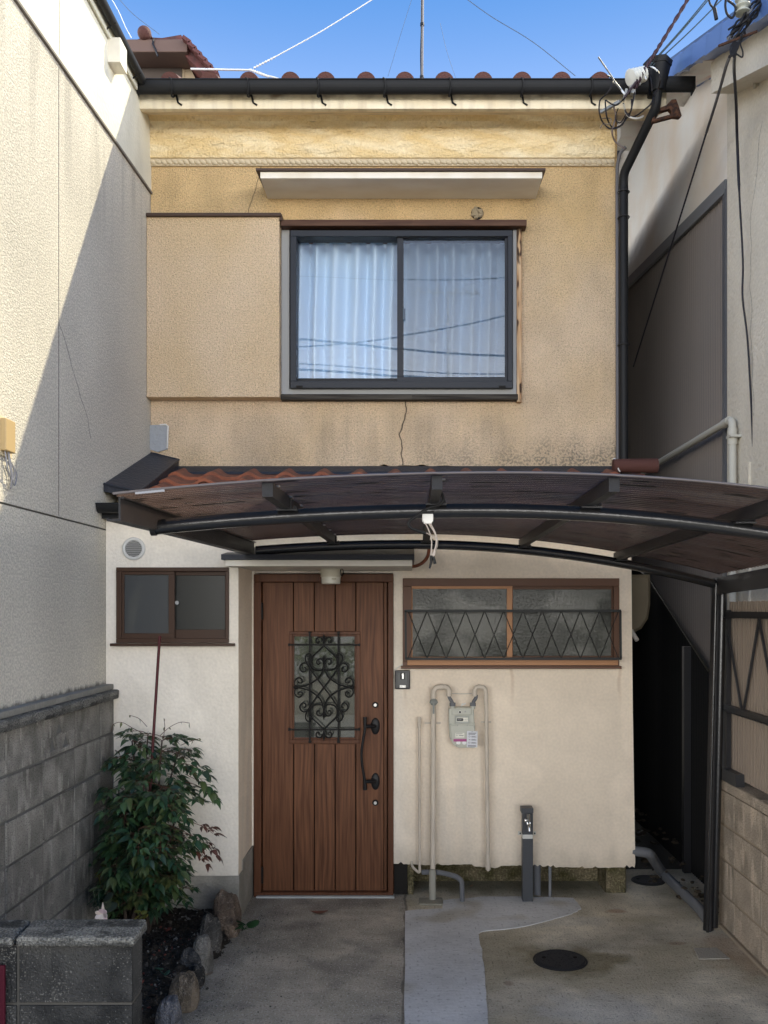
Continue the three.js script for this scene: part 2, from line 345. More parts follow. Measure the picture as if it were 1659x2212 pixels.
M.sillWood = mat(woodTex([0.022, 0.019, 0.016], [0.10, 0.088, 0.072], 31, 512, 128, 1.2, 0.2, true), 0.85, { bumpMap: roughTile, bumpScale: 0.001 });
// door planks: three variants so that neighbours differ
M.planks = [5, 17, 43].map((s, i) => mat(woodTex(mul([0.100, 0.040, 0.019], 1 - 0.10 * i), mul([0.185, 0.081, 0.040], 1 + 0.08 * i), s, 512, 1024, 0.5, 2.2), 0.48));
M.doorFrame = mat(woodTex([0.090, 0.035, 0.017], [0.135, 0.057, 0.029], 71, 256, 1024, 0.5, 2.2), 0.45);
M.doorBack = mat([0.012, 0.008, 0.006], 0.7);
M.iron = mat([0.007, 0.007, 0.007], 0.5, { specularIntensity: 0.5, bumpMap: roughTile, bumpScale: 0.0005 });
M.glass = mat([1, 1, 1], 0.0, { transmission: 1, thickness: 0, ior: 1.55 });
M.screen = mat([0.04, 0.055, 0.08], 0.9, { transparent: true, opacity: 0.22 });
M.frosted = mat([0.20, 0.215, 0.225], 0.32, { specularIntensity: 0.5, transmission: 0.75, thickness: 0, ior: 1.6 });
M.frostedDark = mat([0.10, 0.105, 0.095], 0.3, { specularIntensity: 0.4, transmission: 0.75, thickness: 0, ior: 1.6 });
const ripple = grayTex(512, 512, 0, 0, 0.5, 0.5, (x, y) => { const u = x * 2, v = y * 2; return 0.5 + 0.6 * noise(u * 32, v * 32) + 0.3 * noise(u * 64, v * 64); });
M.ripple = mat(colorTex(512, 256, 0, 1.4, 1.4, 2.1, (x, y) => mul(mix3([0.10, 0.105, 0.09], [0.26, 0.265, 0.235], sst(-0.1, 0.45, fbm(x * 2.2 + 5, y * 2.6 + 1, 3) + 0.12 * noise(x * 60, y * 40))), 1)), 0.16, { transmission: 0.45, thickness: 0, ior: 1.5, specularIntensity: 0.3, bumpMap: ripple, bumpScale: 0.0005 });
M.doorGlass = mat([0.34, 0.36, 0.32], 0.02, { transmission: 0.78, thickness: 0, ior: 2.0 });
M.curtain = mat([0.55, 0.73, 0.90], 0.95, { transmission: 0.12, thickness: 0 });  // white curtain; blue of the sky reflected in the panes put into its colour
M.white = mat([0.74, 0.73, 0.69], 0.6);
M.whitePaint = mat(colorTex(512, 128, -1.2, 1.9, 1, 2.3, (x, y) => mul([0.80, 0.755, 0.655], 0.97 + 0.07 * fbm(x * 9, y * 9, 3))), 0.6);
M.hood = mat(colorTex(700, 200, -1.05, -0.5, 0.9, 0, (x, y) => mul(mix3([0.84, 0.80, 0.71], [0.78, 0.72, 0.61], clamp(0.4 + fbm(x * 3, y * 6, 4))), 1)), 0.7);
M.hoodFace = mat(colorTex(700, 64, -1.05, 4.7, 0.9, 4.8, (x, y) => mix3([0.85, 0.79, 0.68], [0.76, 0.67, 0.53], clamp(0.2 + 0.9 * fbm(x * 5, y * 6, 3)))), 0.65);
M.concrete = mat(colorTex(700, 256, -1.9, -0.2, 1.6, 0.5, (x, y) => mul(mix3([0.38, 0.36, 0.315], [0.25, 0.24, 0.21], clamp(0.5 + fbm(x * 4, y * 4, 4) + 0.5 * sst(0.2, 0, y))), 0.95 + 0.1 * noise(x * 90, y * 90))), 0.9, { bumpMap: plasterTile, bumpScale: 0.003 });
M.mossy = mat(colorTex(800, 200, -1.0, -0.1, 1.6, 0.35, (x, y) => mul(mix3([0.30, 0.25, 0.155], [0.12, 0.11, 0.05], clamp(0.5 + fbm(x * 7, y * 7, 3))), 0.8 + 0.5 * sst(0.0, 0.4, noise(x * 70, y * 70)))), 0.95, { bumpMap: roughTile, bumpScale: 0.01 });
M.mortarPatch = mat([0.34, 0.355, 0.37], 0.85, { bumpMap: plasterTile, bumpScale: 0.003 });
M.sealant = mat([0.70, 0.69, 0.66], 0.6);
M.lowTiles = [0, 1, 2].map((i) => mat(colorTex(256, 256, 0, 0, 0.3, 0.3, (x, y) => mul(mix3(mix3([0.36, 0.125, 0.068], [0.23, 0.088, 0.056], clamp(0.45 + 0.25 * (i - 1) + 0.9 * fbm(x * 14 + i * 5, y * 14, 4))), [0.15, 0.066, 0.048], 0.8 * sst(0.02, 0.09, y) * sst(0.262, 0.225, y + 0.012 * noise(x * 40, i)) * (0.75 + 0.5 * fbm(x * 9 + i, y * 9, 3))), 0.95 + 0.12 * noise(x * 200, y * 200))), 0.6, { bumpMap: roughTile, bumpScale: 0.0015 }));  // bodies painted darker than the lips, in place of shade under each lip
M.upTile = mat([0.125, 0.055, 0.045], 0.6, { bumpMap: roughTile, bumpScale: 0.002 });
M.bedMortar = mat([0.34, 0.29, 0.19], 0.95);
M.poly = mat(colorTex(700, 600, -1, 2.8, 1.85, 5.3, (x, d) => { let c = mix3([0.44, 0.325, 0.285], [0.29, 0.21, 0.18], clamp(0.5 + 0.9 * fbm(x * 0.7 + 3, d * 3.2, 3))); c = mix3(c, [0.42, 0.37, 0.32], 0.55 * sst(0.12, 0.6, fbm(x * 1.3, d * 7 + 4, 4))); c = mix3(c, [0.05, 0.045, 0.035], 0.8 * sst(0.42, 0.6, fbm(x * 6 + 2, d * 26, 3))); return c; }), 0.2, { transmission: 0.82, thickness: 0, ior: 1.5 });
M.dark = mat([0.02, 0.018, 0.016], 0.9);
M.room = mat([0.16, 0.15, 0.13], 0.9);

// ------------------------------------------------------------------ the ground
const LW = -1.834;                                                // face of the left neighbour's wall
const single_ = single;
single('ground', (() => { const g = new THREE.PlaneGeometry(120, 120); g.rotateX(-Math.PI / 2); g.translate(0, -0.06, 0); return planarUV(g); })(),
  mat(colorTex(512, 512, 0, 0, 6, 6, (x, y) => mul([0.40, 0.38, 0.34], 0.9 + 0.3 * noise(x * 32 / 6, y * 32 / 6) + 0.2 * noise(x * 64, y * 64))), 0.95), 'grey street ground around the houses', null, null, 'structure');
const blob = (x, y, cx, cy, rx, ry, s = 0.5) => { const q0 = Math.hypot((x - cx) / rx, (y - cy) / ry); if (q0 > 1.5) return 0; const q = q0 + 0.35 * fbm(x * 5 + cx, y * 5 + cy, 3); return sst(1, s, q); };
// driveway colours: x to the right, z towards the street
const G = (px, py) => { const p = onGround(px, py); return [p.x, p.z]; };
const mh = G(1210, 2075);
const driveMap = colorTex(1152, 1120, -1.4, -0.6, 2.2, 2.9, (x, z) => {
  const seam = gx(875, groundD(2000)) ;
  const right = sst(seam - 0.01, seam + 0.02, x);
  let c = mix3([0.45, 0.405, 0.335], [0.63, 0.57, 0.45], right);
  const f = fbm(x * 1.7, z * 1.7, 4), f2 = fbm(x * 4 + 7, z * 4, 4);
  c = mul(c, 0.95 + 0.38 * f + 0.22 * f2);
  c = mix3(c, [0.36, 0.31, 0.205], 0.6 * right * sst(-0.15, 0.35, fbm(x * 1.3 + 3, z * 1.3 + 8, 3)));     // olive staining of the right slab
  c = mix3(c, [0.23, 0.195, 0.115], 0.85 * blob(x, z, mh[0] + 0.06, mh[1], 0.34, 0.28));
  c = mix3(c, [0.56, 0.55, 0.52], 0.5 * blob(x, z, ...G(1290, 2180), 0.35, 0.22));
  c = mix3(c, [0.55, 0.52, 0.46], 0.45 * blob(x, z, ...G(1220, 1990), 0.3, 0.12));
  c = mix3(c, [0.33, 0.17, 0.105], 0.55 * blob(x, z, ...G(1330, 1968), 0.10, 0.06));
  c = mix3(c, [0.22, 0.13, 0.09], 0.5 * blob(x, z, ...G(1458, 2038), 0.07, 0.03) + 0.5 * blob(x, z, ...G(1098, 2124), 0.035, 0.04));
  c = mix3(c, [0.36, 0.23, 0.145], 0.45 * blob(x, z, ...G(1600, 2060), 0.25, 0.35));
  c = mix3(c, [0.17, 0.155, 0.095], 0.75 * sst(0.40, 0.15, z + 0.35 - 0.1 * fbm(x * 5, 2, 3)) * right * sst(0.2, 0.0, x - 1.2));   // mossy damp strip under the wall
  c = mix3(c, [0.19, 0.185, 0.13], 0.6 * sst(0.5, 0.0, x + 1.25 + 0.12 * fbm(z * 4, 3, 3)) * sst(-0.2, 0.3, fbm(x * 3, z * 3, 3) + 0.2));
  c = mix3(c, [0.19, 0.175, 0.155], 0.5 * (1 - right) * sst(0.0, 0.5, fbm(x * 2.2 + 11, z * 2.2 + 4, 4)));
  c = mix3(c, [0.36, 0.33, 0.27], 0.4 * (1 - right) * blob(x, z, ...G(760, 2165), 0.25, 0.2) + 0.4 * (1 - right) * blob(x, z, ...G(800, 1975), 0.16, 0.1));
  const peb = noise(x * 110, z * 110) * 0.6 + noise(x * 220, z * 220) * 0.5;
  let k = 1 + 0.17 * peb * (1.3 - 0.5 * right);
  k *= 1 - 0.35 * sst(0.52, 0.66, noise(x * 60 + 20, z * 60)) ;
  k *= 1 - 0.5 * sst(0.012, 0.004, Math.abs(x - seam - 0.012 * fbm(z * 6, 1, 3)));
  k *= 1 + 0.10 * fbm(x * 9 + 3, z * 14, 3);
  const sp = noise(x * 150 + 60, z * 150); if (sp > 0.62) c = mix3(c, [0.75, 0.73, 0.68], 0.7 * (1.25 - right)); else if (sp < -0.66) k *= 0.55;
  return mul(c, k);
});
M.drive = mat(driveMap, 0.88, { bumpMap: roughTile, bumpScale: 0.004 });
single('driveway', box(-1.40, 2.2, -0.2, 0, -0.6, 2.9), M.drive, 'stained grey concrete driveway in front of the house door', null, null, 'structure');
single('alley_ground', box(1.25, 2.05, -0.2, -0.004, -4.5, -0.604), mat([0.06, 0.055, 0.045], 0.95, { bumpMap: roughTile, bumpScale: 0.012 }), 'dark damp floor of the alley right of the house', null, null, 'structure');
{ // the paler strip of fresh cement, a thin raised skim
  const pts = [[874.6, 2260], [874.6, 1969], [905, 1966], [956, 1964], [958, 1946], [1040, 1938], [1140, 1938], [1238, 1941], [1247, 1950], [1256, 1964], [1235, 1975], [1190, 1988], [1140, 2001], [1090, 2009], [1045, 2012], [1033, 2018], [1036, 2035], [1043, 2070], [1048, 2110], [1052, 2160], [1056, 2260]].map((p) => G(...p));
  const r = rng(5), dense = []; pts.forEach((p, i) => { const q = pts[(i + 1) % pts.length]; for (let k = 0; k < 4; k++) dense.push([lerp(p[0], q[0], k / 4) + (r() - 0.5) * 0.016 * r(), lerp(p[1], q[1], k / 4) + (r() - 0.5) * 0.016 * r()]); });
  let g = extrude(dense.map((p) => [p[0], -p[1]]), 0.02); g.rotateX(-Math.PI / 2); g.translate(0, 0.005, 0); g = planarUV(g);
  single('cement_strip', g, mat(colorTex(1024, 1024, -0.4, -0.5, 1.4, 2.8, (x, z) => { const k = 0.96 + 0.18 * fbm(x * 2.5, z * 2.5, 4) + 0.07 * noise(x * 14, z * 60) + 0.05 * noise(x * 80, z * 80) + 0.04 * noise(x * 160, z * 160) - 0.25 * sst(0.55, 0.66, noise(x * 50, z * 50)); return mul(mix3([0.63, 0.63, 0.625], [0.50, 0.47, 0.41], sst(0.2, 0.6, fbm(x * 2 + 3, z * 2, 3))), k); }), 0.8, { bumpMap: plasterTile, bumpScale: 0.002 }),
    'pale blue grey strip of newer cement running to the meter pipes', null, null, 'structure');
}
// ------------------------------------------------------------------ the house
const house = thing('house', [0, 0, -0.46], 'two storey house with ochre stucco above, cream plaster below and brown front door', 'house');
const UX1 = gx(1333, WALL_D);
{
  const w = [P2(614, 850, WALL_D), P2(1114, 850, WALL_D), P2(1114, 490, WALL_D), P2(614, 490, WALL_D)];
  const r = rng(11), bot = []; for (let i = 0; i <= 60; i++) bot.push([lerp(LW + 0.002, UX1, i / 60), 2.852 + (r() - 0.5) * 0.012 + (i > 27 && i < 40 ? 0.012 + 0.014 * r() : 0)]);
  const g = extrude([...bot, [UX1, 5.32], [LW + 0.002, 5.32]], 0.14, [w]); g.translate(0, 0, gz(WALL_D));
  part('upper_wall', planarUV(g), M.upper, house);
  part('side_wall', [box(UX1 - 0.1, UX1 - 0.004, 2.4, 5.3, -7, gz(WALL_D) - 0.14), box(1.30, 1.425, 0.1, 2.4, -7, -0.16), box(LW + 0.01, 1.4, 0, 5.3, -7.1, -7.0), box(LW + 0.004, LW + 0.06, 0.0, 5.3, -7, gz(WALL_D) - 0.15)], M.room, house);
  part('interior', [box(LW + 0.06, 1.3, 2.42, 2.5, -7, -0.62), box(LW + 0.06, 1.33, 0.0, 5.3, -3.1, -3.0)], M.room, house);
}
part('frieze', alongX([[-0.60, 5.312], [gz(6.22), 5.312], [gz(6.25), 5.285], [gz(6.285), 5.262], [gz(6.30), 5.235], [gz(6.296), 5.12], [gz(6.30), 5.016], [-0.60, 5.016]], LW + 0.003, gx(1328, 6.3)), M.frieze, house);
{ // rope-like moulding under the frieze
  const list = [box(LW + 0.003, gx(1328, 6.3), 4.966, 5.0155, gz(6.33), gz(6.312))], x1 = gx(1326, 6.3);
  for (let i = 0, x = LW + 0.02; x < x1; x += 0.039, i++) { const s = new THREE.SphereGeometry(1, 8, 6); s.scale(0.030, 0.017, 0.016); s.rotateZ(-0.55 + 0.12 * Math.sin(i * 1.7)); s.translate(x, 4.991 + 0.002 * Math.sin(i * 2.1), gz(6.312)); list.push(s); }
  part('rope_moulding', list, M.rope, house);
}
part('fascia', box(gx(300, 6.06), 1.71, 5.223, 5.345, gz(6.10), gz(6.06), 0.004), M.fascia, house);
part('soffit', alongX([[gz(6.10), 5.224], [gz(6.10), 5.244], [-0.5, 5.33], [-0.5, 5.31], [gz(6.25), 5.286]], gx(300, 6.06) + 0.001, 1.709), M.soffit, house);
{ // upper roof with its round cover tiles
  const sl = 0.42, roof = part('roof', alongX([[gz(6.0), 5.352], [gz(6.0), 5.370], [-4.2, 5.395 + sl * 4.07], [-7.6, 5.395], [-7.6, 5.36], [-4.2, 5.36 + sl * 4.07]], LW + 0.02, 1.72), M.upTile, house);
  const g = (() => { const p = []; for (let i = 0; i <= 10; i++) { const a = i / 10 * Math.PI; p.push([Math.cos(a) * 0.068, Math.sin(a) * 0.068]); } const q = extrude(p, 4.3); q.rotateX(Math.atan(sl)); return q; })();
  for (const px of [369, 454, 539, 628, 704, 791, 874.5, 959.5, 1043, 1127, 1212, 1295, 1378]) piece('tile', g, M.upTile, roof, V(gx(px, 6.03), 5.372, gz(6.02)));
}
// gutters
const halfPipe = (r, t = 0.004, n = 14) => { const o = [], q = []; for (let i = 0; i <= n; i++) { const a = Math.PI + i / n * Math.PI; o.push([Math.cos(a) * r, Math.sin(a) * r]); q.push([Math.cos(a) * (r - t), Math.sin(a) * (r - t)]); } return [...o, ...q.reverse()]; };
{
  const gd = 5.995, y = 5.360, r = 0.043, prof = halfPipe(r).map(([a, b]) => [a + gz(gd), b * 1.75 + y]);
  const gut = part('rain_gutter', [alongX(prof, gx(297, gd), gx(1398, gd)), sweep([V(gx(297, gd), y, gz(gd) + r), V(gx(1398, gd), y, gz(gd) + r)], 0.006, 6), box(gx(297, gd) - 0.003, gx(297, gd), y - 0.07, y, gz(gd) - r, gz(gd) + r)], M.gutter, house);
  part('gutter_end', [alongX(halfPipe(r).map(([a, b]) => [a + gz(gd), b * 1.9 + 5.38]), gx(1432, gd), gx(1497, gd)), box(gx(1496, gd), gx(1497, gd) + 0.004, 5.298, 5.38, gz(gd) - r, gz(gd) + r)], M.gutter, gut);
  for (const px of [373, 537, 688, 831, 972, 1127, 1276]) {
    const x = gx(px, gd), z = gz(gd), p = []; for (let i = 0; i <= 10; i++) { const a = i / 10 * Math.PI; p.push(V(x + 0.006 * Math.sin(i), y - Math.sin(a) * (r + 0.004) * 1.9, z + Math.cos(a) * (r + 0.004))); }
    const tail = [V(x - 0.012, y + 0.005, z + r + 0.006), ...p, V(x + 0.02, 5.262, gz(6.058)), V(x + 0.045, 5.245, gz(6.056))];
    part('gutter_bracket', sweep(tail, 0.007, 5), M.gutter, gut);
  }
}
{ // hopper and downpipe
  const c = at(1421, 168, 5.96), h = new THREE.CylinderGeometry(0.086, 0.044, 0.17, 6); h.rotateY(0.3); h.translate(c.x, c.y - 0.005, c.z);
  const rim = new THREE.CylinderGeometry(0.096, 0.088, 0.035, 6); rim.rotateY(0.3); rim.translate(c.x, c.y + 0.085, c.z);
  const neck = pbox(1402, 172, 1416, 205, 6.01, 0.06, 0.01);
  const dp = part('downpipe', [h, rim, neck, sweep(bend(pp([[1421, 190, 5.96], [1417, 232, 5.98], [1347, 376, 6.25], [1347, 400, 6.27], [1347, 1012, 6.27]]), 0.035), 0.032, 14)], M.gutter, house);
  for (const py of [415, 470, 745]) { const p = at(1347, py, 6.27); const t = new THREE.TorusGeometry(0.038, 0.005, 6, 20); t.rotateX(Math.PI / 2); t.translate(p.x, p.y, p.z); part('pipe_clip', t, M.blackMetal, dp); }
  part('cable_conduit', sweep(bend(pp([[1352, 318, 6.24], [1340, 328, 6.25], [1333, 356, 6.28], [1333, 402, 6.30], [1334, 1000, 6.30]]), 0.06), 0.012, 10), mat([0.14, 0.135, 0.14], 0.5), house);
  part('service_bracket', (() => { const k = (a, b) => [gx(1293.75 + a * 0.1386, 6.0), gy(115 + b * 0.1386, 6.0)]; const g = extrude([k(870, 890), k(1050, 815), k(1130, 730), k(1200, 720), k(1245, 840), k(1285, 980), k(1250, 1012), k(1150, 1000), k(830, 1085), k(820, 1055)], 0.035, [[k(890, 918), k(1090, 868), k(1125, 905), k(1130, 960), k(1090, 980), k(850, 1040)]], 0.004); g.translate(0, 0, gz(5.99)); return g; })(), M.rust, house);
}
// shutter box, hood, bits on the upper wall
part('shutter_box', pbox(316, 465, 604, 858, 6.23, 0.1, 0.006), M.shutterBox, house);
part('shutter_box_cap', merge([pbox(315, 459, 607, 466, 6.205, 0.125, 0.003), pbox(604, 462, 609, 476, 6.22, 0.10, 0.002)]), M.brownMetal, house);
{
  const hz = gz(6.33), fz = gz(6.03), hood = part('window_hood', box(-1.012, 0.868, 4.742, 4.76, hz, fz - 0.012), M.hood, house);
  part('hood_fascia', box(-1.014, 0.870, 4.7425, 4.785, fz - 0.012, fz, 0.002), M.hoodFace, hood);
  part('hood_top', alongX([[hz, 4.815], [hz, 4.83], [fz + 0.02, 4.801], [fz + 0.02, 4.786], [fz, 4.786]], -1.04, 0.89), M.brownMetal, hood);
  for (const x of [-1.013, 0.856]) part('hood_side', box(x, x + 0.013, 4.76, 4.80, hz, fz - 0.013), M.brownMetal, hood);
}
{ // knocked-out vent hole with rubble in it
  const c = at(1031, 461, 6.328), r = rng(4), list = [];
  for (let i = 0; i < 34; i++) { const s = new THREE.IcosahedronGeometry(0.006 + r() * 0.012, 0), a = r() * 6.283, q = Math.sqrt(r()) * 0.036; s.translate(c.x + Math.cos(a) * q, c.y + Math.sin(a) * q, c.z + r() * 0.008); list.push(s); }
  const hole = part('wall_hole', cylZ(c.x, c.y, c.z, c.z + 0.003, 0.044, 18), M.dark, house);
  part('rubble', list, mat([0.34, 0.28, 0.19], 0.9), hole);
}
part('mortar_patch', (() => { const g = extrude([P2(323, 918, 6.31), P2(358, 917, 6.31), P2(363, 920, 6.31), P2(361, 970, 6.31), P2(340, 976, 6.31), P2(322, 970, 6.31)].reverse(), 0.02); g.translate(0, 0, gz(6.315)); return g; })(), M.mortarPatch, house);
part('sealant', sweep(pp([[345, 918], [358, 917], [363, 921], [362, 945], [361, 968]], 6.312), 0.006, 6), M.sealant, house);
part('sealant', sweep(pp([[1326, 990], [1330, 1000], [1336, 1003]], 6.28), (t) => 0.012 + 0.01 * t, 7), M.sealant, house);

// ---- upper window
{
  part('window_casing', pring([608, 489, 1116, 852], [625, 496, 1108, 840], 6.305, 0.12), M.casing, house);
  const win = part('upper_window', pring([627, 497, 1107, 838], [640, 510, 1097, 823], 6.265, 0.12, 0.003), M.alu, house);
  part('sash', pring([634, 505, 872, 829], [640, 519, 859, 817], 6.335, 0.028, 0.002), M.aluDark, win);
  part('sash', pring([858, 504, 1101, 829], [871, 514, 1091, 814], 6.29, 0.028, 0.002), M.alu, win);
  part('pane', pbox(639, 518, 860, 818, 6.345, 0.004), M.glass, win);
  part('pane', pbox(870, 513, 1092, 815, 6.305, 0.004), M.glass, win);
  part('insect_screen', pbox(872, 515, 1090, 813, 6.33, 0.002), M.screen, win);
  part('catch', pbox(870.5, 666, 875.5, 690, 6.282, 0.01, 0.002), mat([0.10, 0.13, 0.17], 0.4), win);
  for (const x of [640, 1078]) part('drain_slot', pbox(x, 833, x + 14, 838, 6.262, 0.006), M.dark, win);
  part('head_board', pbox(606, 474, 1138, 487.5, 6.235, 0.095, 0.003), M.headWood, house);
  part('side_board', pbox(1116.5, 488, 1127, 868, 6.285, 0.05, 0.003), M.orangeWood, house);
  part('sill_board', pbox(606, 851, 1119, 863, 6.265, 0.066, 0.003), M.sillWood, house);
}
function curtainGeo(px0, px1, py0, py1, d, seed) {
  const nx = 150, ny = 26, pos = [], uv = [], idx = [], x0 = gx(px0, d), x1 = gx(px1, d), y0 = gy(py1, d), y1 = gy(py0, d);
  for (let j = 0; j <= ny; j++) for (let i = 0; i <= nx; i++) {
    const u = i / nx, v = j / ny, x = lerp(x0, x1, u), ph = (x / 0.135 + seed + 0.22 * noise(x * 4, seed)) * 2 * Math.PI, k = 1 - v;
    const pinch = Math.pow(0.5 + 0.5 * Math.cos(ph), 10) * sst(0.80, 0.99, v) * 0.018;
    const z = gz(d) + (0.050 + 0.016 * k) * Math.sin(ph + 0.5 * Math.sin(v * 3 + seed)) + 0.012 * noise(x * 9, v * 2.5 + seed) - pinch;
    pos.push(x, lerp(y0, y1, v), z); uv.push(x, lerp(y0, y1, v));
  }
  for (let j = 0; j < ny; j++) for (let i = 0; i < nx; i++) { const a = j * (nx + 1) + i, b = a + nx + 1; idx.push(a, a + 1, b, a + 1, b + 1, b); }
  const g = new THREE.BufferGeometry(); g.setAttribute('position', new THREE.Float32BufferAttribute(pos, 3)); g.setAttribute('uv', new THREE.Float32BufferAttribute(uv, 2)); g.setIndex(idx); g.computeVertexNormals(); return g;
}
single('curtain', curtainGeo(632, 866, 520, 835, 6.49, 1.3), M.curtain, 'white pleated curtain tinted blue as reflected sky behind the left pane of the upper window', 'curtain', 'upper window curtains');
single('curtain', curtainGeo(866, 1104, 520, 835, 6.49, 2.1), M.curtain, 'white pleated curtain tinted blue as reflected sky behind the right pane and insect screen upstairs', 'curtain', 'upper window curtains');

// ---- lower roof
{
  const zb = gz(6.31), zf = gz(5.34), yb = 2.80, yf = 2.46, slope = Math.atan((yb - yf) / (zf - zb));
  const X0 = LW + 0.004, X1 = 1.66;
  const lr = part('lower_roof', alongX([[zb, yb - 0.06], [zb, yb - 0.012], [zf, yf - 0.012], [zf, yf - 0.05]], X0, X1), M.bedMortar, house);
  const nu = 14, pos = [], idx = [], W = 0.262, L = 0.27, T = 0.021;
  const h = (u) => 0.018 * Math.cos(2 * Math.PI * (u - 0.24)) + 0.005 * Math.cos(4 * Math.PI * (u - 0.24));
  for (const [l, dy] of [[0, 0], [L, 0], [L, -T], [0, -T]]) for (let i = 0; i <= nu; i++) { const u = i / nu * 1.06; pos.push(u * 0.245, h(u) + dy, l); }
  for (let k = 0; k < 4; k++) for (let i = 0; i < nu; i++) { const a = k * (nu + 1) + i, b = ((k + 1) % 4) * (nu + 1) + i; idx.push(a, b, a + 1, a + 1, b, b + 1); }
  let tg = new THREE.BufferGeometry(); tg.setAttribute('position', new THREE.Float32BufferAttribute(pos, 3)); tg.setIndex(idx); tg = tg.toNonIndexed(); tg.computeVertexNormals();
  { // smooth along the wave, crisp at the lip
    const n = tg.attributes.normal, p = tg.attributes.position; for (let i = 0; i < n.count; i += 3) { if (Math.abs(n.getY(i)) < 0.5) continue; for (let j = i; j < i + 3; j++) { const u = p.getX(j) / 0.245, e = 0.01, dh = (h(u + e) - h(u - e)) / (2 * e * 0.245), s = Math.sign(n.getY(i)), l = Math.hypot(dh, 1); n.setXYZ(j, -dh / l * s, s / l, 0); } }
  }
  tg = planarUV(tg);
  const r = rng(9), rows = 5, step = 0.235;
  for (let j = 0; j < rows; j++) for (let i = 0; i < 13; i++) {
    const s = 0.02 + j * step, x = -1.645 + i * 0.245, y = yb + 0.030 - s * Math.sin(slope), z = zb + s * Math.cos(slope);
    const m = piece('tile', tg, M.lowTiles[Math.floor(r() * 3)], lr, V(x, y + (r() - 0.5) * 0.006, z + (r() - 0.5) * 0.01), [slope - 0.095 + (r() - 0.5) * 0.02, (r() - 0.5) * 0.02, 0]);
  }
  part('wall_flashing', alongX([[gz(6.332), 2.79], [gz(6.332), 2.868], [gz(6.31), 2.864], [gz(6.22), 2.812], [gz(6.21), 2.792], [gz(6.225), 2.79]], -1.64, gx(1338, 6.28)), M.flashing, lr);
  { // bent sheet over the junction with the neighbour
    const a = at(325, 978, 6.325), b = at(386, 993, 6.325), c = at(300, 1062, 5.36), d = V(LW + 0.003, at(225, 1045, 5.36).y, gz(5.36)); a.x = LW + 0.003;
    const pos = [], q = (p1, p2, p3, p4) => pos.push(...[p1, p2, p3, p1, p3, p4].flatMap((v) => [v.x, v.y, v.z]));
    const dn = (v, k = 0.045) => V(v.x, v.y - k, v.z);
    q(d, c, b, a); q(dn(d), dn(c), c, d); q(dn(c, 0.07), dn(b, 0.07), b, c); q(dn(a), dn(d), d, a); q(dn(b, .07), dn(a, .07), a, b);
    let g = new THREE.BufferGeometry(); g.setAttribute('position', new THREE.Float32BufferAttribute(pos, 3)); g.computeVertexNormals(); g = planarUV(g);
    part('corner_flashing', [g, sweep([d, c], 0.008, 6), sweep([c, b], 0.008, 6), sweep([a, b], 0.007, 6)], M.flashing, lr);
  }
  part('eave_gutter', [alongX(halfPipe(0.05).map(([p, q]) => [p + gz(5.27), q + 2.475]), LW + 0.004, 1.6), sweep([V(LW + 0.004, 2.475, gz(5.27) + 0.05), V(1.6, 2.475, gz(5.27) + 0.05)], 0.006, 6), box(LW + 0.004, 1.62, 2.40, 2.455, gz(5.345), gz(5.325))], M.gutter, lr);
  // end tiles and the short ridge roll on the right
  const roll = new THREE.CylinderGeometry(0.045, 0.05, 0.30, 14); roll.rotateZ(Math.PI / 2); const rc = at(1372, 1006, 6.15); roll.translate(rc.x, rc.y, rc.z);
  part('ridge_tile', roll, M.upTile, lr);
  const t = new THREE.TorusGeometry(0.032, 0.006, 6, 16, 4.2); const tc = at(1343, 1010, 6.13); t.rotateY(0.5); t.translate(tc.x, tc.y, tc.z); part('tie_wire', t, M.sealant, lr);
}

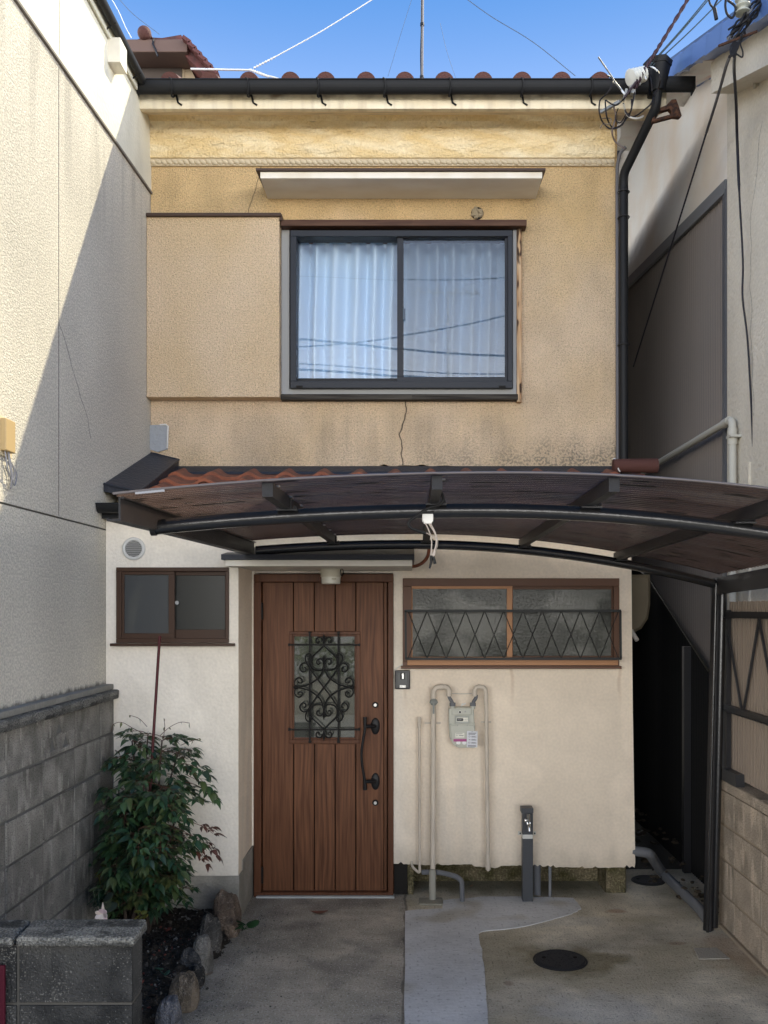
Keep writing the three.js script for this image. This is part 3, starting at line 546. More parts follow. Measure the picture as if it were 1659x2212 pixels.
// ---- lower walls
const LD = 5.40, lz = gz(LD);
{
  const w = [P2(254, 1387, LD), P2(491, 1387, LD), P2(491, 1229, LD), P2(254, 1229, LD)];
  const RX = gx(515, LD);
  const g = extrude([[LW + 0.003, 0.27], [RX, 0.27], [RX, 2.40], [LW + 0.003, 2.40]], 0.12, [w]); g.translate(0, 0, lz);
  part('entrance_wall', [planarUV(g), box(RX - 0.119, RX, 0.33, 2.40, 0.012, lz - 0.1201), box(RX - 0.10, RX + 0.02, 0.33, 2.2, -0.16, 0.012)], M.cream, house);
  part('foundation', [box(LW + 0.003, RX + 0.006, -0.05, 0.2695, lz - 0.13, lz + 0.005, 0.004), box(RX - 0.12, RX + 0.0045, -0.05, 0.329, -0.02, lz - 0.1305)], M.concrete, house);
  // garage-side wall with the door opening and the long window
  const r = rng(21), DX0 = gx(549, D0), DX1 = gx(849, D0), XR1 = gx(1371, D0), XR0 = gx(1363, D0), base = [];
  for (let i = 0; i <= 92; i++) { const x = lerp(DX1, XR1, i / 92); base.push([x, 0.206 - 0.024 * sst(0, 1, i / 92) + 0.006 * noise(x * 4, 3) + (r() - 0.5) * 0.010 * r() + (r() < 0.12 ? 0.012 : 0) + (i > 30 && i < 41 ? -0.012 : 0) + 0.02 * sst(0.15, 0.0, Math.abs(x - 0.78)) * r()]); }
  const shape = [[RX + 0.0205, 2.20], [RX + 0.0205, gy(1238, D0)], [DX1, gy(1238, D0)], ...base, [XR1 + 0.004, 0.215], [lerp(XR1, XR0, 0.5), 1.2], [XR0, 2.42], [RX - 0.1, 2.42], [RX - 0.1, 2.20]];
  const w2 = [P2(877, 1440, D0), P2(1335, 1440, D0), P2(1335, 1253, D0), P2(877, 1253, D0)];
  const g2 = extrude(shape, 0.14, [w2]);
  part('front_wall', planarUV(g2), M.cream, house);
  part('recessed_base', [box(-0.06, 1.36, -0.1, 0.26, -0.5, gz(6.19)), box(1.27, 1.41, -0.05, 0.21, -0.33, -0.06, 0.02)], M.mossy, house);
  part('door_post', pbox(851, 1861, 880, 1931, 5.88, 0.05, 0.003), M.dark, house);
  part('stone_strip', pbox(881, 1866, 893, 1933, 5.90, 0.05), M.mossy, house);
  part('threshold', box(gx(556, D0), gx(852, D0), -0.02, 0.012, -0.04, 0.05, 0.004), mat([0.42, 0.43, 0.42], 0.6), house);
}
{ // round louvred vent
  const c = at(289.5, 1185.5, LD), z = c.z, list = [];
  const ring = new THREE.TorusGeometry(0.058, 0.011, 8, 36); ring.scale(1, 1, 0.8); ring.translate(c.x, c.y, z + 0.008);
  const v = part('wall_vent', [ring, cylZ(c.x, c.y, z, z + 0.006, 0.069, 30)], mat([0.62, 0.62, 0.60], 0.45), house);
  part('vent_opening', cylZ(c.x, c.y, z + 0.006, z + 0.009, 0.047, 28), M.dark, v);
  for (let i = 0; i < 8; i++) { const y = -0.039 + i * 0.0112, w = Math.sqrt(0.047 ** 2 - y * y); const b = new THREE.BoxGeometry(2 * w, 0.006, 0.010); b.rotateX(0.5); b.translate(c.x, c.y + y, z + 0.013); part('louvre', b, M.casing, v); }
}
{ // small frosted window by the neighbour
  const win = part('small_window', [pring([250.5, 1225.5, 494, 1389], [262, 1234, 487, 1379], 5.385, 0.10, 0.003)], M.brownAlu, house);
  part('sash', pring([258, 1231, 377, 1382], [268, 1241.5, 364, 1368], 5.40, 0.022, 0.002), M.brownAlu, win);
  part('sash', pring([366, 1231, 489, 1382], [377.5, 1243, 486, 1360], 5.428, 0.022, 0.002), M.brownAlu, win);
  part('pane', pbox(267, 1240, 365, 1369, 5.411, 0.004), M.frosted, win);
  part('pane', pbox(377, 1242, 487, 1361, 5.44, 0.004), M.frostedDark, win);
  part('window_sill', pbox(237, 1390, 505, 1396, 5.355, 0.06, 0.002), M.brownAlu, win);
  part('catch', cylZ(...(() => { const p = at(383, 1302, 5.42); return [p.x, p.y, p.z, p.z + 0.01]; })(), 0.012, 12), M.casing, win);
  part('dark_room', [box(gx(240, LD), gx(500, LD), 1.55, 2.2, lz - 0.9, lz - 0.85)], M.room, house);
}
{ // long rippled-glass window with its copper-coloured sashes and diamond grille
  const win = part('long_window', [pring([870, 1249, 1338, 1440], [889, 1266, 1326, 1428], 5.855, 0.10, 0.003), pbox(866, 1439, 1343, 1445, 5.82, 0.07, 0.002)], M.copperyDark, house);
  part('sash', pring([878, 1262, 1107, 1430], [891, 1272, 1095, 1419], 5.865, 0.024, 0.002), M.coppery, win);
  part('sash', pring([1096, 1266, 1332, 1430], [1108, 1273, 1321, 1417], 5.892, 0.024, 0.002), M.copperyDark, win);
  part('pane', pbox(890, 1271, 1096, 1420, 5.877, 0.004), M.ripple, win);
  part('pane', pbox(1107, 1272, 1322, 1418, 5.904, 0.004), M.ripple, win);
  part('sill_rail', pbox(880, 1424, 1335, 1437, 5.845, 0.02, 0.002), M.coppery, win);
  const gd = 5.72, T = 1319.5, B = 1423, list = [];
  const grille = part('window_grille', [bar(at(875, T, gd), at(1341, T, gd), 0.013, 0.016), bar(at(877, B, gd), at(1342, B, gd), 0.013, 0.016), bar(at(876, T, gd), at(877, B, gd), 0.013), bar(at(1340, T, gd), at(1341, B, gd), 0.013),
    ...[[876, T], [1340, T], [877, B], [1341, B]].map(([a, b]) => bar(at(a, b, gd), at(a, b, 5.87), 0.011))], mat([0.03, 0.032, 0.032], 0.5), house);
  for (let i = 0; i <= 11; i++) for (const s of [-1, 1]) {
    let x0 = 881 + i * 41.4, x1 = x0 + s * 41.4; if (x1 < 872 || x1 > 1345) continue;
    part('grille_rod', sweep([at(x0, T, gd + 0.004 * s), at(x1, B, gd + 0.004 * s)], 0.0029, 6), M.iron, grille);
  }
}
{ // canopy over the door
  const fd = 5.24, bd = 5.87, x0 = gx(486, fd), x1 = gx(890.5, fd), yb = gy(1223, fd), yt = gy(1209.5, fd);
  const can = part('door_canopy', [box(x0, x1, yb, yt, gz(bd), gz(fd), 0.003)], M.whitePaint, house);
  part('canopy_roof', alongX([[gz(fd) + 0.02, yt + 0.001], [gz(fd) + 0.02, gy(1198, fd)], [0.001, gy(1198, fd) + 0.085], [0.001, yt + 0.001]], gx(479, fd), gx(895, fd)), M.flashing, can);
}
part('eave_board', box(LW + 0.004, 1.62, 2.422, 2.438, -0.1, gz(5.346)), M.cream, house);

// ---- front door
{
  const dd = 5.89;
  const door = part('front_door', pring([548, 1240, 850, 1938], [564, 1257, 838, 1928], 5.845, 0.12, 0.004), M.doorFrame, house);
  part('door_leaf', pbox(565, 1258, 837, 1927, dd + 0.02, 0.04), M.doorBack, door);
  const plank = (x0, x1, y0, y1, k) => part('plank', pbox(x0 + 0.5, y0, x1 - 0.5, y1, dd, 0.022, 0.003), M.planks[k], door);
  plank(567, 633.5, 1258, 1926, 0); plank(769, 829, 1258, 1926, 1); plank(829.2, 837, 1258, 1926, 2);
  plank(634.5, 678.5, 1258, 1364, 2); plank(679.5, 723.5, 1258, 1364, 1); plank(724.5, 768, 1258, 1364, 0);
  plank(634.5, 678.5, 1607, 1926, 1); plank(679.5, 723.5, 1607, 1926, 2); plank(724.5, 768, 1607, 1926, 0);
  part('window_frame', merge([pring([624, 1364, 778, 1607], [632, 1371, 769, 1598], dd - 0.012, 0.02, 0.003), pring([629, 1369, 772, 1601], [635.5, 1375, 766, 1593], dd + 0.002, 0.02, 0.002)]), M.doorFrame, door);
  part('pane', pbox(634, 1373, 767, 1595, dd + 0.014, 0.004), M.doorGlass, door);
  // wrought-iron grille: half of it drawn, then mirrored
  const c = at(700.2, 1484.5, dd - 0.035), k = 0.1733 * dd / F, list = [];
  const W = (x, y, z = 0) => V(c.x + x * k, c.y + y * k, c.z + z);
  const bars = [];
  for (const s of [-1, 1]) { bars.push(bar(W(178 * s, 690), W(178 * s, -690), 0.0125, 0.010)); bars.push(bar(W(-440, 525 * s), W(440, 525 * s), 0.0125, 0.010)); for (const q of [-1, 1]) { bars.push(bar(W(178 * s, 668 * q, -0.012), W(178 * s, 690 * q, -0.012), 0.018, 0.03)); bars.push(bar(W(425 * s, 525 * q, -0.012), W(445 * s, 525 * q, -0.012), 0.03, 0.018)); } }
  const half = [
    [[0, 520], [80, 440], [148, 372], [166, 300], [140, 235], [80, 212], [22, 222], [6, 262]],
    [[-186, 372], [-164, 372], [-156, 396], [-172, 420], [-204, 414], [-226, 380], [-222, 330], [-196, 278], [-100, 132], [0, 0], [100, -132], [196, -278], [222, -330], [226, -380], [204, -414], [172, -420], [156, -396], [164, -372], [186, -372]],
    [[4, 245], [22, 190], [60, 130], [115, 80], [190, 36], [262, 14], [345, 3]],
    [[340, 3], [362, 48], [346, 100], [306, 120], [272, 98], [270, 62], [300, 56], [318, 76]],
    [[158, 205], [196, 276], [246, 302], [288, 276], [294, 226], [262, 192], [228, 204], [224, 240], [250, 246]],
    [[0, 535], [16, 590], [46, 620], [84, 612], [96, 578], [78, 552], [56, 562], [62, 584]],
    [[5, 255], [10, 318], [40, 352], [80, 340], [88, 304], [68, 284], [52, 298]],
    [[6, 235], [40, 150], [75, 100]],
  ];
  half.forEach((h, n) => { for (const sx of [-1, 1]) for (const sy of [-1, 1]) { if (n === 1 && sy < 0) continue; list.push(sweep(curve(h.map(([x, y]) => W(x * sx, y * sy, 0.010 + 0.004 * (n % 2))), h.length * 4), (t) => 0.0058 - 0.0012 * Math.abs(2 * t - 1), 6)); } });
  for (const s of [-1, 1]) {
    for (const [y, l] of [[540, 130], [280, 130]]) { const f = new THREE.LatheGeometry([[0, 0], [0.007, 0.004], [0.010, 0.018], [0.006, 0.024], [0.011, 0.036], [0.0, 0.066]].map((p) => new THREE.Vector2(p[0], p[1])), 8); if (s < 0) f.rotateX(Math.PI); const q = W(0, y * s, 0.012); f.translate(q.x, q.y, q.z); list.push(f); }
    const b = new THREE.SphereGeometry(0.012, 8, 6); b.scale(1.6, 1, 0.8); const q = W(345 * s, 0, 0.012); b.translate(q.x, q.y, q.z); list.push(b);
  }
  const gr = part('iron_grille', bars, M.iron, door); part('scrollwork', list, M.iron, door);
  // handle
  const hb = [], e = (py, r1, r2) => { const p = at(810.8, py, dd), g = new THREE.SphereGeometry(1, 18, 10); g.scale(r1, r2, 0.012); g.translate(p.x, p.y, p.z); return g; };
  hb.push(e(1568.6, 0.030, 0.055), e(1688, 0.029, 0.056));
  for (const py of [1569, 1688]) hb.push(sweep([at(810, py, dd - 0.005), at(808, py, dd - 0.045), at(789, py, dd - 0.055)], 0.012, 8));
  hb.push(sweep(curve(pp([[788.5, 1549, dd - 0.052], [788.5, 1562, dd - 0.055], [788, 1578], [784, 1600], [781, 1625], [782, 1650], [786, 1675], [788, 1692], [788.5, 1706]].map((p, i) => [p[0], p[1], dd - 0.055 - 0.012 * Math.sin(i / 8 * Math.PI)]), dd), 40), (t) => 0.0085 + 0.006 * Math.pow(Math.abs(2 * t - 1), 3), 10));
  part('door_handle', hb, mat([0.014, 0.014, 0.015], 0.4), door);
  for (const py of [1522.7, 1734]) { const p = at(810.8, py, dd); const l = part('lock_ring', cylZ(p.x, p.y, p.z - 0.002, p.z + 0.008, 0.021, 20, 0.018), M.iron, door); part('lock_cylinder', [cylZ(p.x, p.y, p.z, p.z + 0.010, 0.010, 16), box(p.x - 0.004, p.x + 0.004, p.y - 0.001, p.y + 0.001, p.z + 0.010, p.z + 0.0106)], mat([0.62, 0.61, 0.58], 0.3, { metalness: 0.7 }), door); }
  for (const py of [1320, 1890]) part('hinge', sweep([at(565.5, py - 18, 5.86), at(565.5, py + 18, 5.86)], 0.010, 10), M.iron, door);
}

// ------------------------------------------------------------------ the carport
const carport = thing('carport', [1.72, 0, gz(5.24)], 'black framed carport with smoky arched corrugated roof sheets over the driveway', 'carport');
const yc = (x, d) => { const s = (d - 2.85) / 2.39, u = x - (0.3 - 0.3 * s), pk = 2.297 + 0.008 * s; return pk - (u > 0 ? u * u / 13.5 : u * u / 23); };
{
  const dF = 2.85, dR = 5.24, xs = [-0.943, -0.46, 0.08, 0.643, 1.2, 1.78];
  // arched beams, posts, side channel, purlins
  const beam = (d, drop, xa, xb, r) => { const p = []; for (let i = 0; i <= 50; i++) { const x = lerp(xa, xb, i / 50); p.push(V(x, yc(x, d) - drop, gz(d))); } return sweep(p, r, 16); };
  const fb = part('arched_beam', beam(3.31, 0.072, -0.95, 1.80, 0.0275), M.carportMetal, carport);
  part('end_cap', (() => { const p = V(-0.95, yc(-0.95, 3.31) - 0.072, gz(3.31)); return sweep([p.clone().add(V(-0.006, 0, 0)), p.clone().add(V(0.012, 0.0005, 0))], 0.0305, 16); })(), M.blackMetal, fb);
  part('arched_beam', beam(5.24, 0.065, -0.905, 1.78, 0.027), M.carportMetal, carport);
  const edge = (x, prof, name) => { const g = [], n = 10; let m = null; for (let i = 0; i < n; i++) { const d0 = lerp(2.87, 5.30, i / n), d1 = lerp(2.87, 5.30, (i + 1) / n); g.push(bar(V(x, yc(x, d0) - prof[0], gz(d0)), V(x, yc(x, d1) - prof[0], gz(d1)), prof[1], prof[2])); } return g; };
  part('edge_channel', [...edge(-0.930, [0.045, 0.006, 0.070]), ...edge(-0.948, [0.080, 0.044, 0.005]), ...edge(-0.924, [0.012, 0.018, 0.006]), ...edge(-0.969, [0.076, 0.004, 0.010])], M.blackMetal, carport);
  part('side_gutter', [...edge(1.80, [0.06, 0.075, 0.085]), ...edge(1.765, [0.10, 0.02, 0.05])], M.blackMetal, carport);
  for (const x of xs.slice(1, 5)) {
    const pu = part('purlin', edge(x, [0.026, 0.034, 0.046]), M.blackMetal, carport);
    for (const d of [3.31, 5.24]) { const y = yc(x, d), z = gz(d); part('bracket', [box(x - 0.03, x + 0.045, y - 0.055, y - 0.049, z + 0.01, z + 0.05), box(x + 0.018, x + 0.024, y - 0.055, y - 0.01, z - 0.02, z + 0.045), cylZ(x + 0.036, y - 0.043, z + 0.02, z + 0.045, 0.007, 8)], M.blackMetal, pu); }
    part('bolt', [0, 1, 2, 3, 4, 5, 6, 7].map((i) => { const d = 2.95 + i * 0.31, s = new THREE.CylinderGeometry(0.006, 0.008, 0.008, 8); s.translate(x + 0.022, yc(x, d) - 0.004, gz(d)); return s; }), mat([0.5, 0.5, 0.48], 0.35, { metalness: 0.8 }), pu);
  }
  for (const [d, top] of [[5.24, 0.02], [3.31, 0.02]]) {
    const a = V(1.72, 0, gz(d)), b = V(1.772, yc(1.77, d) - 0.03, gz(d));
    const po = part('post', sweep(curve([a, a.clone().lerp(b, 0.5), b], 10), 0.031, 4), M.blackMetal, carport);
    part('drain_pipe', sweep([V(1.755, 0.02, gz(d) + 0.004), V(1.805, yc(1.77, d) - 0.06, gz(d) + 0.004)], 0.02, 10), M.carportMetal, po);
    part('post_rib', sweep([V(1.705, 0.0, gz(d) + 0.03), V(1.757, yc(1.77, d) - 0.06, gz(d) + 0.03)], 0.009, 8), M.carportMetal, po);
  }
  // corrugated sheets between the purlins
  const pitch = 0.045, sheets = [];
  for (let k = 0; k < 5; k++) {
    const xa = xs[k], xb = xs[k + 1], nx = 14, nz = Math.round((dR - dF) / pitch * 6), pos = [], uv = [], idx = [];
    for (let j = 0; j <= nz; j++) { const d = lerp(dF, dR, j / nz), w = Math.sin((d - dF) / pitch * 2 * Math.PI); for (let i = 0; i <= nx; i++) { const x = lerp(xa, xb, i / nx); pos.push(x, yc(x, d) + 0.0065 * Math.tanh(1.6 * w), gz(d)); uv.push(x, d); } }
    for (let j = 0; j < nz; j++) for (let i = 0; i < nx; i++) { const a = j * (nx + 1) + i, b = a + nx + 1; idx.push(a, b, a + 1, a + 1, b, b + 1); }
    const g = new THREE.BufferGeometry(); g.setAttribute('position', new THREE.Float32BufferAttribute(pos, 3)); g.setAttribute('uv', new THREE.Float32BufferAttribute(uv, 2)); g.setIndex(idx); g.computeVertexNormals();
    sheets.push(part('roof_sheet', g, M.poly, carport));
    const lip = []; for (let i = 0; i <= 8; i++) { const x = lerp(xa, xb, i / 8); lip.push(V(x, yc(x, dF), gz(dF) + 0.003)); }
    part('sheet_edge', sweep(lip, 0.0045, 6), mat([0.10, 0.085, 0.082], 0.35), sheets[k]);
  }
  const tape = []; for (let i = 0; i <= 8; i++) { const x = gx(294 + i * 7, 2.85); tape.push(box(x, x + 0.0105, yc(x, 2.85) - 0.010, yc(x, 2.85) - 0.003, gz(2.85) + 0.008, gz(2.85) + 0.0105)); }
  part('foil_strip', tape, mat([0.26, 0.26, 0.27], 0.4), sheets[0]);
}
{ // connector and loose leads hanging under the carport
  const d = 3.16, cw = thing('dangling_connector', [gx(924, d), gy(1118, d), gz(d)], 'white plug with loose leads dangling from a black cable under the carport', 'cable');
  part('plug', [pbox(912, 1109, 936, 1127, d, 0.025, 0.004), pbox(915, 1126, 933, 1131, d - 0.002, 0.02, 0.003)], M.white, cw);
  part('plug_cap', pbox(912, 1104, 937, 1110, d, 0.027, 0.002), M.iron, cw);
  const tor = new THREE.TorusGeometry(0.016, 0.004, 6, 18), tp = at(943, 1062, 3.10); tor.translate(tp.x, tp.y, tp.z);
  part('cable', [tor, sweep(curve(pp([[946, 1058, 3.10], [955, 1068], [957, 1082], [948, 1091], [925, 1098], [900, 1115], [882, 1129], [886, 1139], [905, 1147], [920, 1153]], 3.12), 50), 0.0052, 8)], M.iron, cw);
  const wm = mat([0.42, 0.36, 0.31], 0.5);
  for (const w of [[[918, 1129], [926, 1145], [932, 1165], [931, 1200]], [[926, 1131], [936, 1146], [943, 1162], [944, 1180], [937, 1195], [934, 1204]], [[930, 1131], [940, 1150], [945, 1170], [940, 1192], [936, 1206]], [[920, 1151], [932, 1157], [941, 1163], [942, 1176], [935, 1196], [932, 1204]]]) part('lead', sweep(curve(pp(w, d), 24), 0.0022, 6), wm, cw);
  part('heat_shrink', [sweep(pp([[932, 1200], [931, 1215], [928, 1228]], d), (t) => 0.0055 - 0.002 * t, 8), sweep(pp([[936, 1202], [940, 1218]], d), 0.005, 8)], M.iron, cw);
}

// ------------------------------------------------------------------ fittings on and before the house front
single('conduit', sweep(curve(pp([[889, 1223.5, 5.60], [900, 1222], [912, 1216], [922, 1205], [926, 1192], [927, 1170]].map((p) => [p[0], p[1], 5.70]), 5.70), 30), 0.0105, 10), mat([0.22, 0.072, 0.035], 0.5), 'orange brown conduit curving from the end of the door canopy', 'conduit');
{ // porch lamp
  const c = at(715, 1232, 5.60), lamp = thing('porch_lamp', [c.x, gy(1223, 5.24), c.z], 'beige round porch lamp under the canopy above the brown door', 'lamp');
  const y1 = gy(1223, 5.24), cy = (a, b, r0, r1) => { const g = new THREE.CylinderGeometry(r1, r0, b - a, 32); g.translate(c.x, (a + b) / 2, c.z); return g; };
  part('lamp_base', cy(y1 - 0.050, y1, 0.064, 0.066), mat([0.50, 0.46, 0.36], 0.45), lamp);
  part('lamp_cover', [cy(y1 - 0.090, y1 - 0.050, 0.058, 0.060), cy(y1 - 0.094, y1 - 0.090, 0.052, 0.058)], mat([0.62, 0.60, 0.52], 0.3), lamp);
  const tx = document.createElement('canvas'); tx.width = 64; tx.height = 24; const q = tx.getContext('2d'); q.fillStyle = '#b9b49f'; q.fillRect(0, 0, 64, 24); q.fillStyle = '#77725f'; for (let i = 0; i < 4; i++) { q.fillRect(6 + i * 14, 6, 3, 12); q.fillRect(6 + i * 14, 6 + (i % 3) * 4, 9, 3); }
  const ct = new THREE.CanvasTexture(tx); ct.colorSpace = THREE.SRGBColorSpace;
  part('label', (() => { const g = new THREE.CylinderGeometry(0.0604, 0.0604, 0.010, 8, 1, true, 0.15, 0.5); g.translate(c.x, y1 - 0.064, c.z); return g; })(), mat(ct, 0.5), lamp);
  part('loop', (() => { const t = new THREE.TorusGeometry(0.022, 0.003, 6, 16); t.rotateY(1.2); t.translate(c.x + 0.068, y1 - 0.022, c.z + 0.01); return t; })(), M.iron, lamp);
}
{ // door intercom
  const d = 5.865, ic = thing('intercom', [gx(869, d), gy(1489, d), gz(d)], 'black door intercom with silver button on the plaster beside the door', 'intercom');
  part('case', pbox(853, 1448, 886, 1489, d - 0.022, 0.024, 0.006), mat([0.012, 0.012, 0.012], 0.3), ic);
  part('face', pbox(858, 1453, 881, 1484.5, d - 0.024, 0.006, 0.002), mat([0.055, 0.058, 0.055], 0.35), ic);
  part('lens', pbox(864.5, 1453.5, 875, 1468, d - 0.026, 0.006, 0.003), mat([0.02, 0.02, 0.02], 0.15), ic);
  part('button', pbox(868, 1454, 872.5, 1467, d - 0.028, 0.006, 0.002), mat([0.75, 0.75, 0.72], 0.25, { metalness: 0.6 }), ic);
  part('name_plate', pbox(863, 1480, 877, 1486, d - 0.026, 0.006, 0.002), mat([0.55, 0.55, 0.52], 0.3, { metalness: 0.5 }), ic);
  part('wire', sweep(curve(pp([[854, 1452], [855, 1446], [862, 1440], [873, 1432], [876, 1424]].map((p) => [p[0], p[1], 5.86]), 5.86), 20), 0.003, 6), M.white, ic);
}
M.pipePaint = mat(colorTex(64, 512, 0, 0, 0.2, 1.6, (x, y) => mul([0.60, 0.53, 0.44], 0.96 + 0.12 * fbm(x * 20, y * 6, 3))), 0.42);
M.pvc = mat([0.15, 0.155, 0.165], 0.5, { bumpMap: roughTile, bumpScale: 0.0006 });
const GD = 5.79;
{ // gas supply pipe with its valve
  const d = GD, t = thing('gas_supply_pipe', [gx(934, d), 0, gz(d)], 'thick cream gas pipe with grey valve left of the gas meter', 'pipe');
  part('pipe', pipe(pp([[934.8, 1885], [936.5, 1483.5], [969.5, 1483.5], [969.8, 1504]], d), 0.0168, 0.045), M.pipePaint, t);
  for (const [a, b] of [[[936.3, 1498], [936.4, 1508]], [[951, 1483.5], [957, 1483.5]], [[935.9, 1558], [935.9, 1562]], [[969.7, 1490], [969.8, 1503]]]) part('coupling', sweep(pp([a, b], d), 0.0195, 14), M.pipePaint, t);
  part('pipe_strap', pbox(918, 1560, 952, 1564, d + 0.02, 0.004, 0.001), M.pipePaint, t);
  const v = at(937, 1517, d - 0.022);
  const vb = part('valve', [cylZ(v.x, v.y, v.z - 0.02, v.z, 0.0245, 22, 0.022)], mat([0.20, 0.21, 0.19], 0.5), t);
  part('lever', [pbox(934.6, 1517, 938.6, 1542, d - 0.036, 0.007, 0.002), pbox(928, 1515.5, 946, 1519, d - 0.032, 0.006, 0.002)], mat([0.24, 0.25, 0.23], 0.45), vb);
  part('ground_sleeve', sweep(pp([[934.6, 1878], [934.4, 1886], [933.9, 1948]], d - 0.02), (s) => s < 0.1 ? 0.019 : 0.0225, 14), mat([0.36, 0.345, 0.29], 0.55), t);
  part('footing', box(gx(905, 5.74), gx(956, 5.74), 0, 0.012, gz(5.80), gz(5.68), 0.004), mat([0.33, 0.31, 0.25], 0.9, { bumpMap: roughTile, bumpScale: 0.004 }), t);
}
{
  const d = GD, t = thing('gas_outlet_pipe', [gx(1053, d), gy(1874, d), gz(d)], 'slimmer cream gas pipe hooking up right of the gas meter', 'pipe');
  part('pipe', pipe(pp([[1025, 1504], [1025.3, 1483.5], [1049.5, 1483.5], [1051, 1560], [1054, 1868]], d), 0.0132, 0.042), M.pipePaint, t);
  for (const [a, b, r] of [[[1049.7, 1500], [1050, 1523], 0.0155], [[1024.9, 1489], [1025, 1503], 0.0175], [[1033, 1483.5], [1037, 1483.5], 0.016], [[1053.6, 1846], [1054.2, 1870], 0.0162]]) part('coupling', sweep(pp([a, b], d), r, 14), M.pipePaint, t);
  part('end_cap', sweep(pp([[1054.2, 1868], [1054.4, 1878], [1054.4, 1882]], d), (s) => s > 0.9 ? 0.004 : 0.0165, 14), M.pipePaint, t);
  part('pipe_strap', pbox(1039, 1558, 1061, 1561.5, d + 0.02, 0.004, 0.001), M.pipePaint, t);
  part('earth_wire', sweep(curve(pp([[975, 1498], [1000, 1499], [1024, 1498]], d), 10), 0.0018, 5), M.casing, t);
}
{ // gas meter
  const d = 5.75, gm = thing('gas_meter', [gx(999, d), gy(1616, d), gz(d) - 0.05], 'pale grey gas meter with counter, pink label and hanging paper tag', 'gas meter');
  const body = mat([0.53, 0.53, 0.455], 0.42), q = (x, y) => [gx(x, d), gy(y, d)];
  const pl = (pts, dep, dz, bev = 0.004) => { const g = extrude(pts.map((p) => q(...p)).reverse(), dep, [], bev); g.translate(0, 0, gz(d) + dz); return g; };
  part('upper_case', [pl([[973, 1529], [1020, 1529], [1024, 1534], [1025, 1565], [970, 1565], [970, 1534]], 0.075, -0.012), pl([[976, 1531], [1019, 1531], [1019, 1545], [976, 1545]], 0.02, -0.002)], body, gm);
  const low = part('lower_case', [pl([[970, 1562], [1026, 1562], [1028, 1600], [1026, 1616], [992, 1616], [980, 1610], [972, 1596]], 0.085, -0.006), pl([[972.5, 1566], [1025, 1566], [1026, 1612], [993, 1612], [982, 1606], [975, 1594]], 0.02, 0.002, 0.003)], body, gm);
  part('bolt', [[974, 1564], [988, 1567], [1009, 1567], [1024, 1570], [974, 1595], [986, 1611]].map(([x, y]) => { const p = at(x, y, d); return cylZ(p.x, p.y, p.z, p.z + 0.006, 0.004, 8); }), mat([0.38, 0.38, 0.34], 0.5), low);
  part('counter_frame', pring([983, 1547, 1013, 1563], [986, 1550, 1011, 1559], d - 0.008, 0.012, 0.002), mat([0.45, 0.46, 0.42], 0.4), gm);
  const print = (w, h, fn) => { const c = document.createElement('canvas'); c.width = w; c.height = h; const g = c.getContext('2d'); fn(g, w, h); const t = new THREE.CanvasTexture(c); t.colorSpace = THREE.SRGBColorSpace; return mat(t, 0.5); };
  const card = (name, x0, y0, x1, y1, dz, m, rot = 0) => { const a = q(x0, y0), b = q(x1, y1), g = new THREE.BoxGeometry(b[0] - a[0], a[1] - b[1], 0.0015); g.rotateZ(rot); g.translate((a[0] + b[0]) / 2, (a[1] + b[1]) / 2, gz(d) + dz); return part(name, g, m, gm); };
  card('counter', 986, 1550, 1011, 1559, 0.003, print(200, 72, (g, w, h) => { g.fillStyle = '#e9e6d8'; g.fillRect(0, 0, w, h); g.fillStyle = '#16181a'; g.fillRect(8, 12, 104, 48); g.fillStyle = '#ddd'; g.font = '30px monospace'; g.fillText('0000', 18, 46); g.fillStyle = '#222'; g.fillText('0 0 0', 118, 46); }));
  card('rating_label', 983.5, 1583, 1003, 1593, 0.006, print(160, 80, (g, w, h) => { g.fillStyle = '#e4e2d6'; g.fillRect(0, 0, w, h); g.fillStyle = '#222'; for (let i = 0; i < 4; i++) g.fillRect(10 + i * 8, 8 + (i % 2), 118 - i * 12, 3); g.font = '30px sans-serif'; g.fillText('21', 12, 52); for (let i = 0; i < 7; i++) g.fillRect(64 + i * 12, 30 + (i * 7) % 12, 7, 14); }));
  card('pink_band', 979.5, 1596, 1008, 1601.5, 0.006, mat([0.42, 0.10, 0.26], 0.5));
  for (const x of [990, 1003]) { const p = at(x, 1604.5, d); const s = new THREE.SphereGeometry(1, 12, 8); s.scale(0.014, 0.012, 0.003); s.translate(p.x, p.y, p.z + 0.003); part('seal', s, mat([0.86, 0.86, 0.84], 0.35), gm); }
  card('paper_tag', 1008, 1578.5, 1031, 1613.5, 0.016, print(230, 350, (g, w, h) => {
    g.fillStyle = '#d9dade'; g.fillRect(0, 0, w, h); g.fillStyle = '#2b2b33'; g.fillRect(95, 10, 44, 7); for (let i = 0; i < 3; i++) g.fillRect(34, 36 + i * 17, 168 - 12 * i, 8);
    for (let i = 0; i < 3; i++) { const y = 104 + i * 66; g.lineWidth = 5; g.strokeStyle = '#2b2b33'; if (i === 0) { g.beginPath(); g.arc(58, y + 14, 17, 0, 7); g.stroke(); } else if (i === 1) { g.beginPath(); g.moveTo(38, y); g.lineTo(82, y + 30); g.moveTo(80, y); g.lineTo(44, y + 30); g.stroke(); } else g.strokeRect(40, y, 34, 28); for (let k = 0; k < 3; k++) g.fillRect(98, y + k * 13, 110 - 25 * (k % 2), 6); }
    for (let i = 0; i < 3; i++) g.fillRect(26, 300 + i * 14, 180 - 14 * (i % 2), 7); }), -0.02);
  const eye = at(993.5, 1538, d); const ey = part('test_button', [cylZ(eye.x, eye.y, eye.z, eye.z + 0.006, 0.010, 18)], mat([0.75, 0.74, 0.68], 0.4), gm); part('button_cap', cylZ(eye.x, eye.y, eye.z + 0.006, eye.z + 0.009, 0.0065, 16), M.iron, ey);
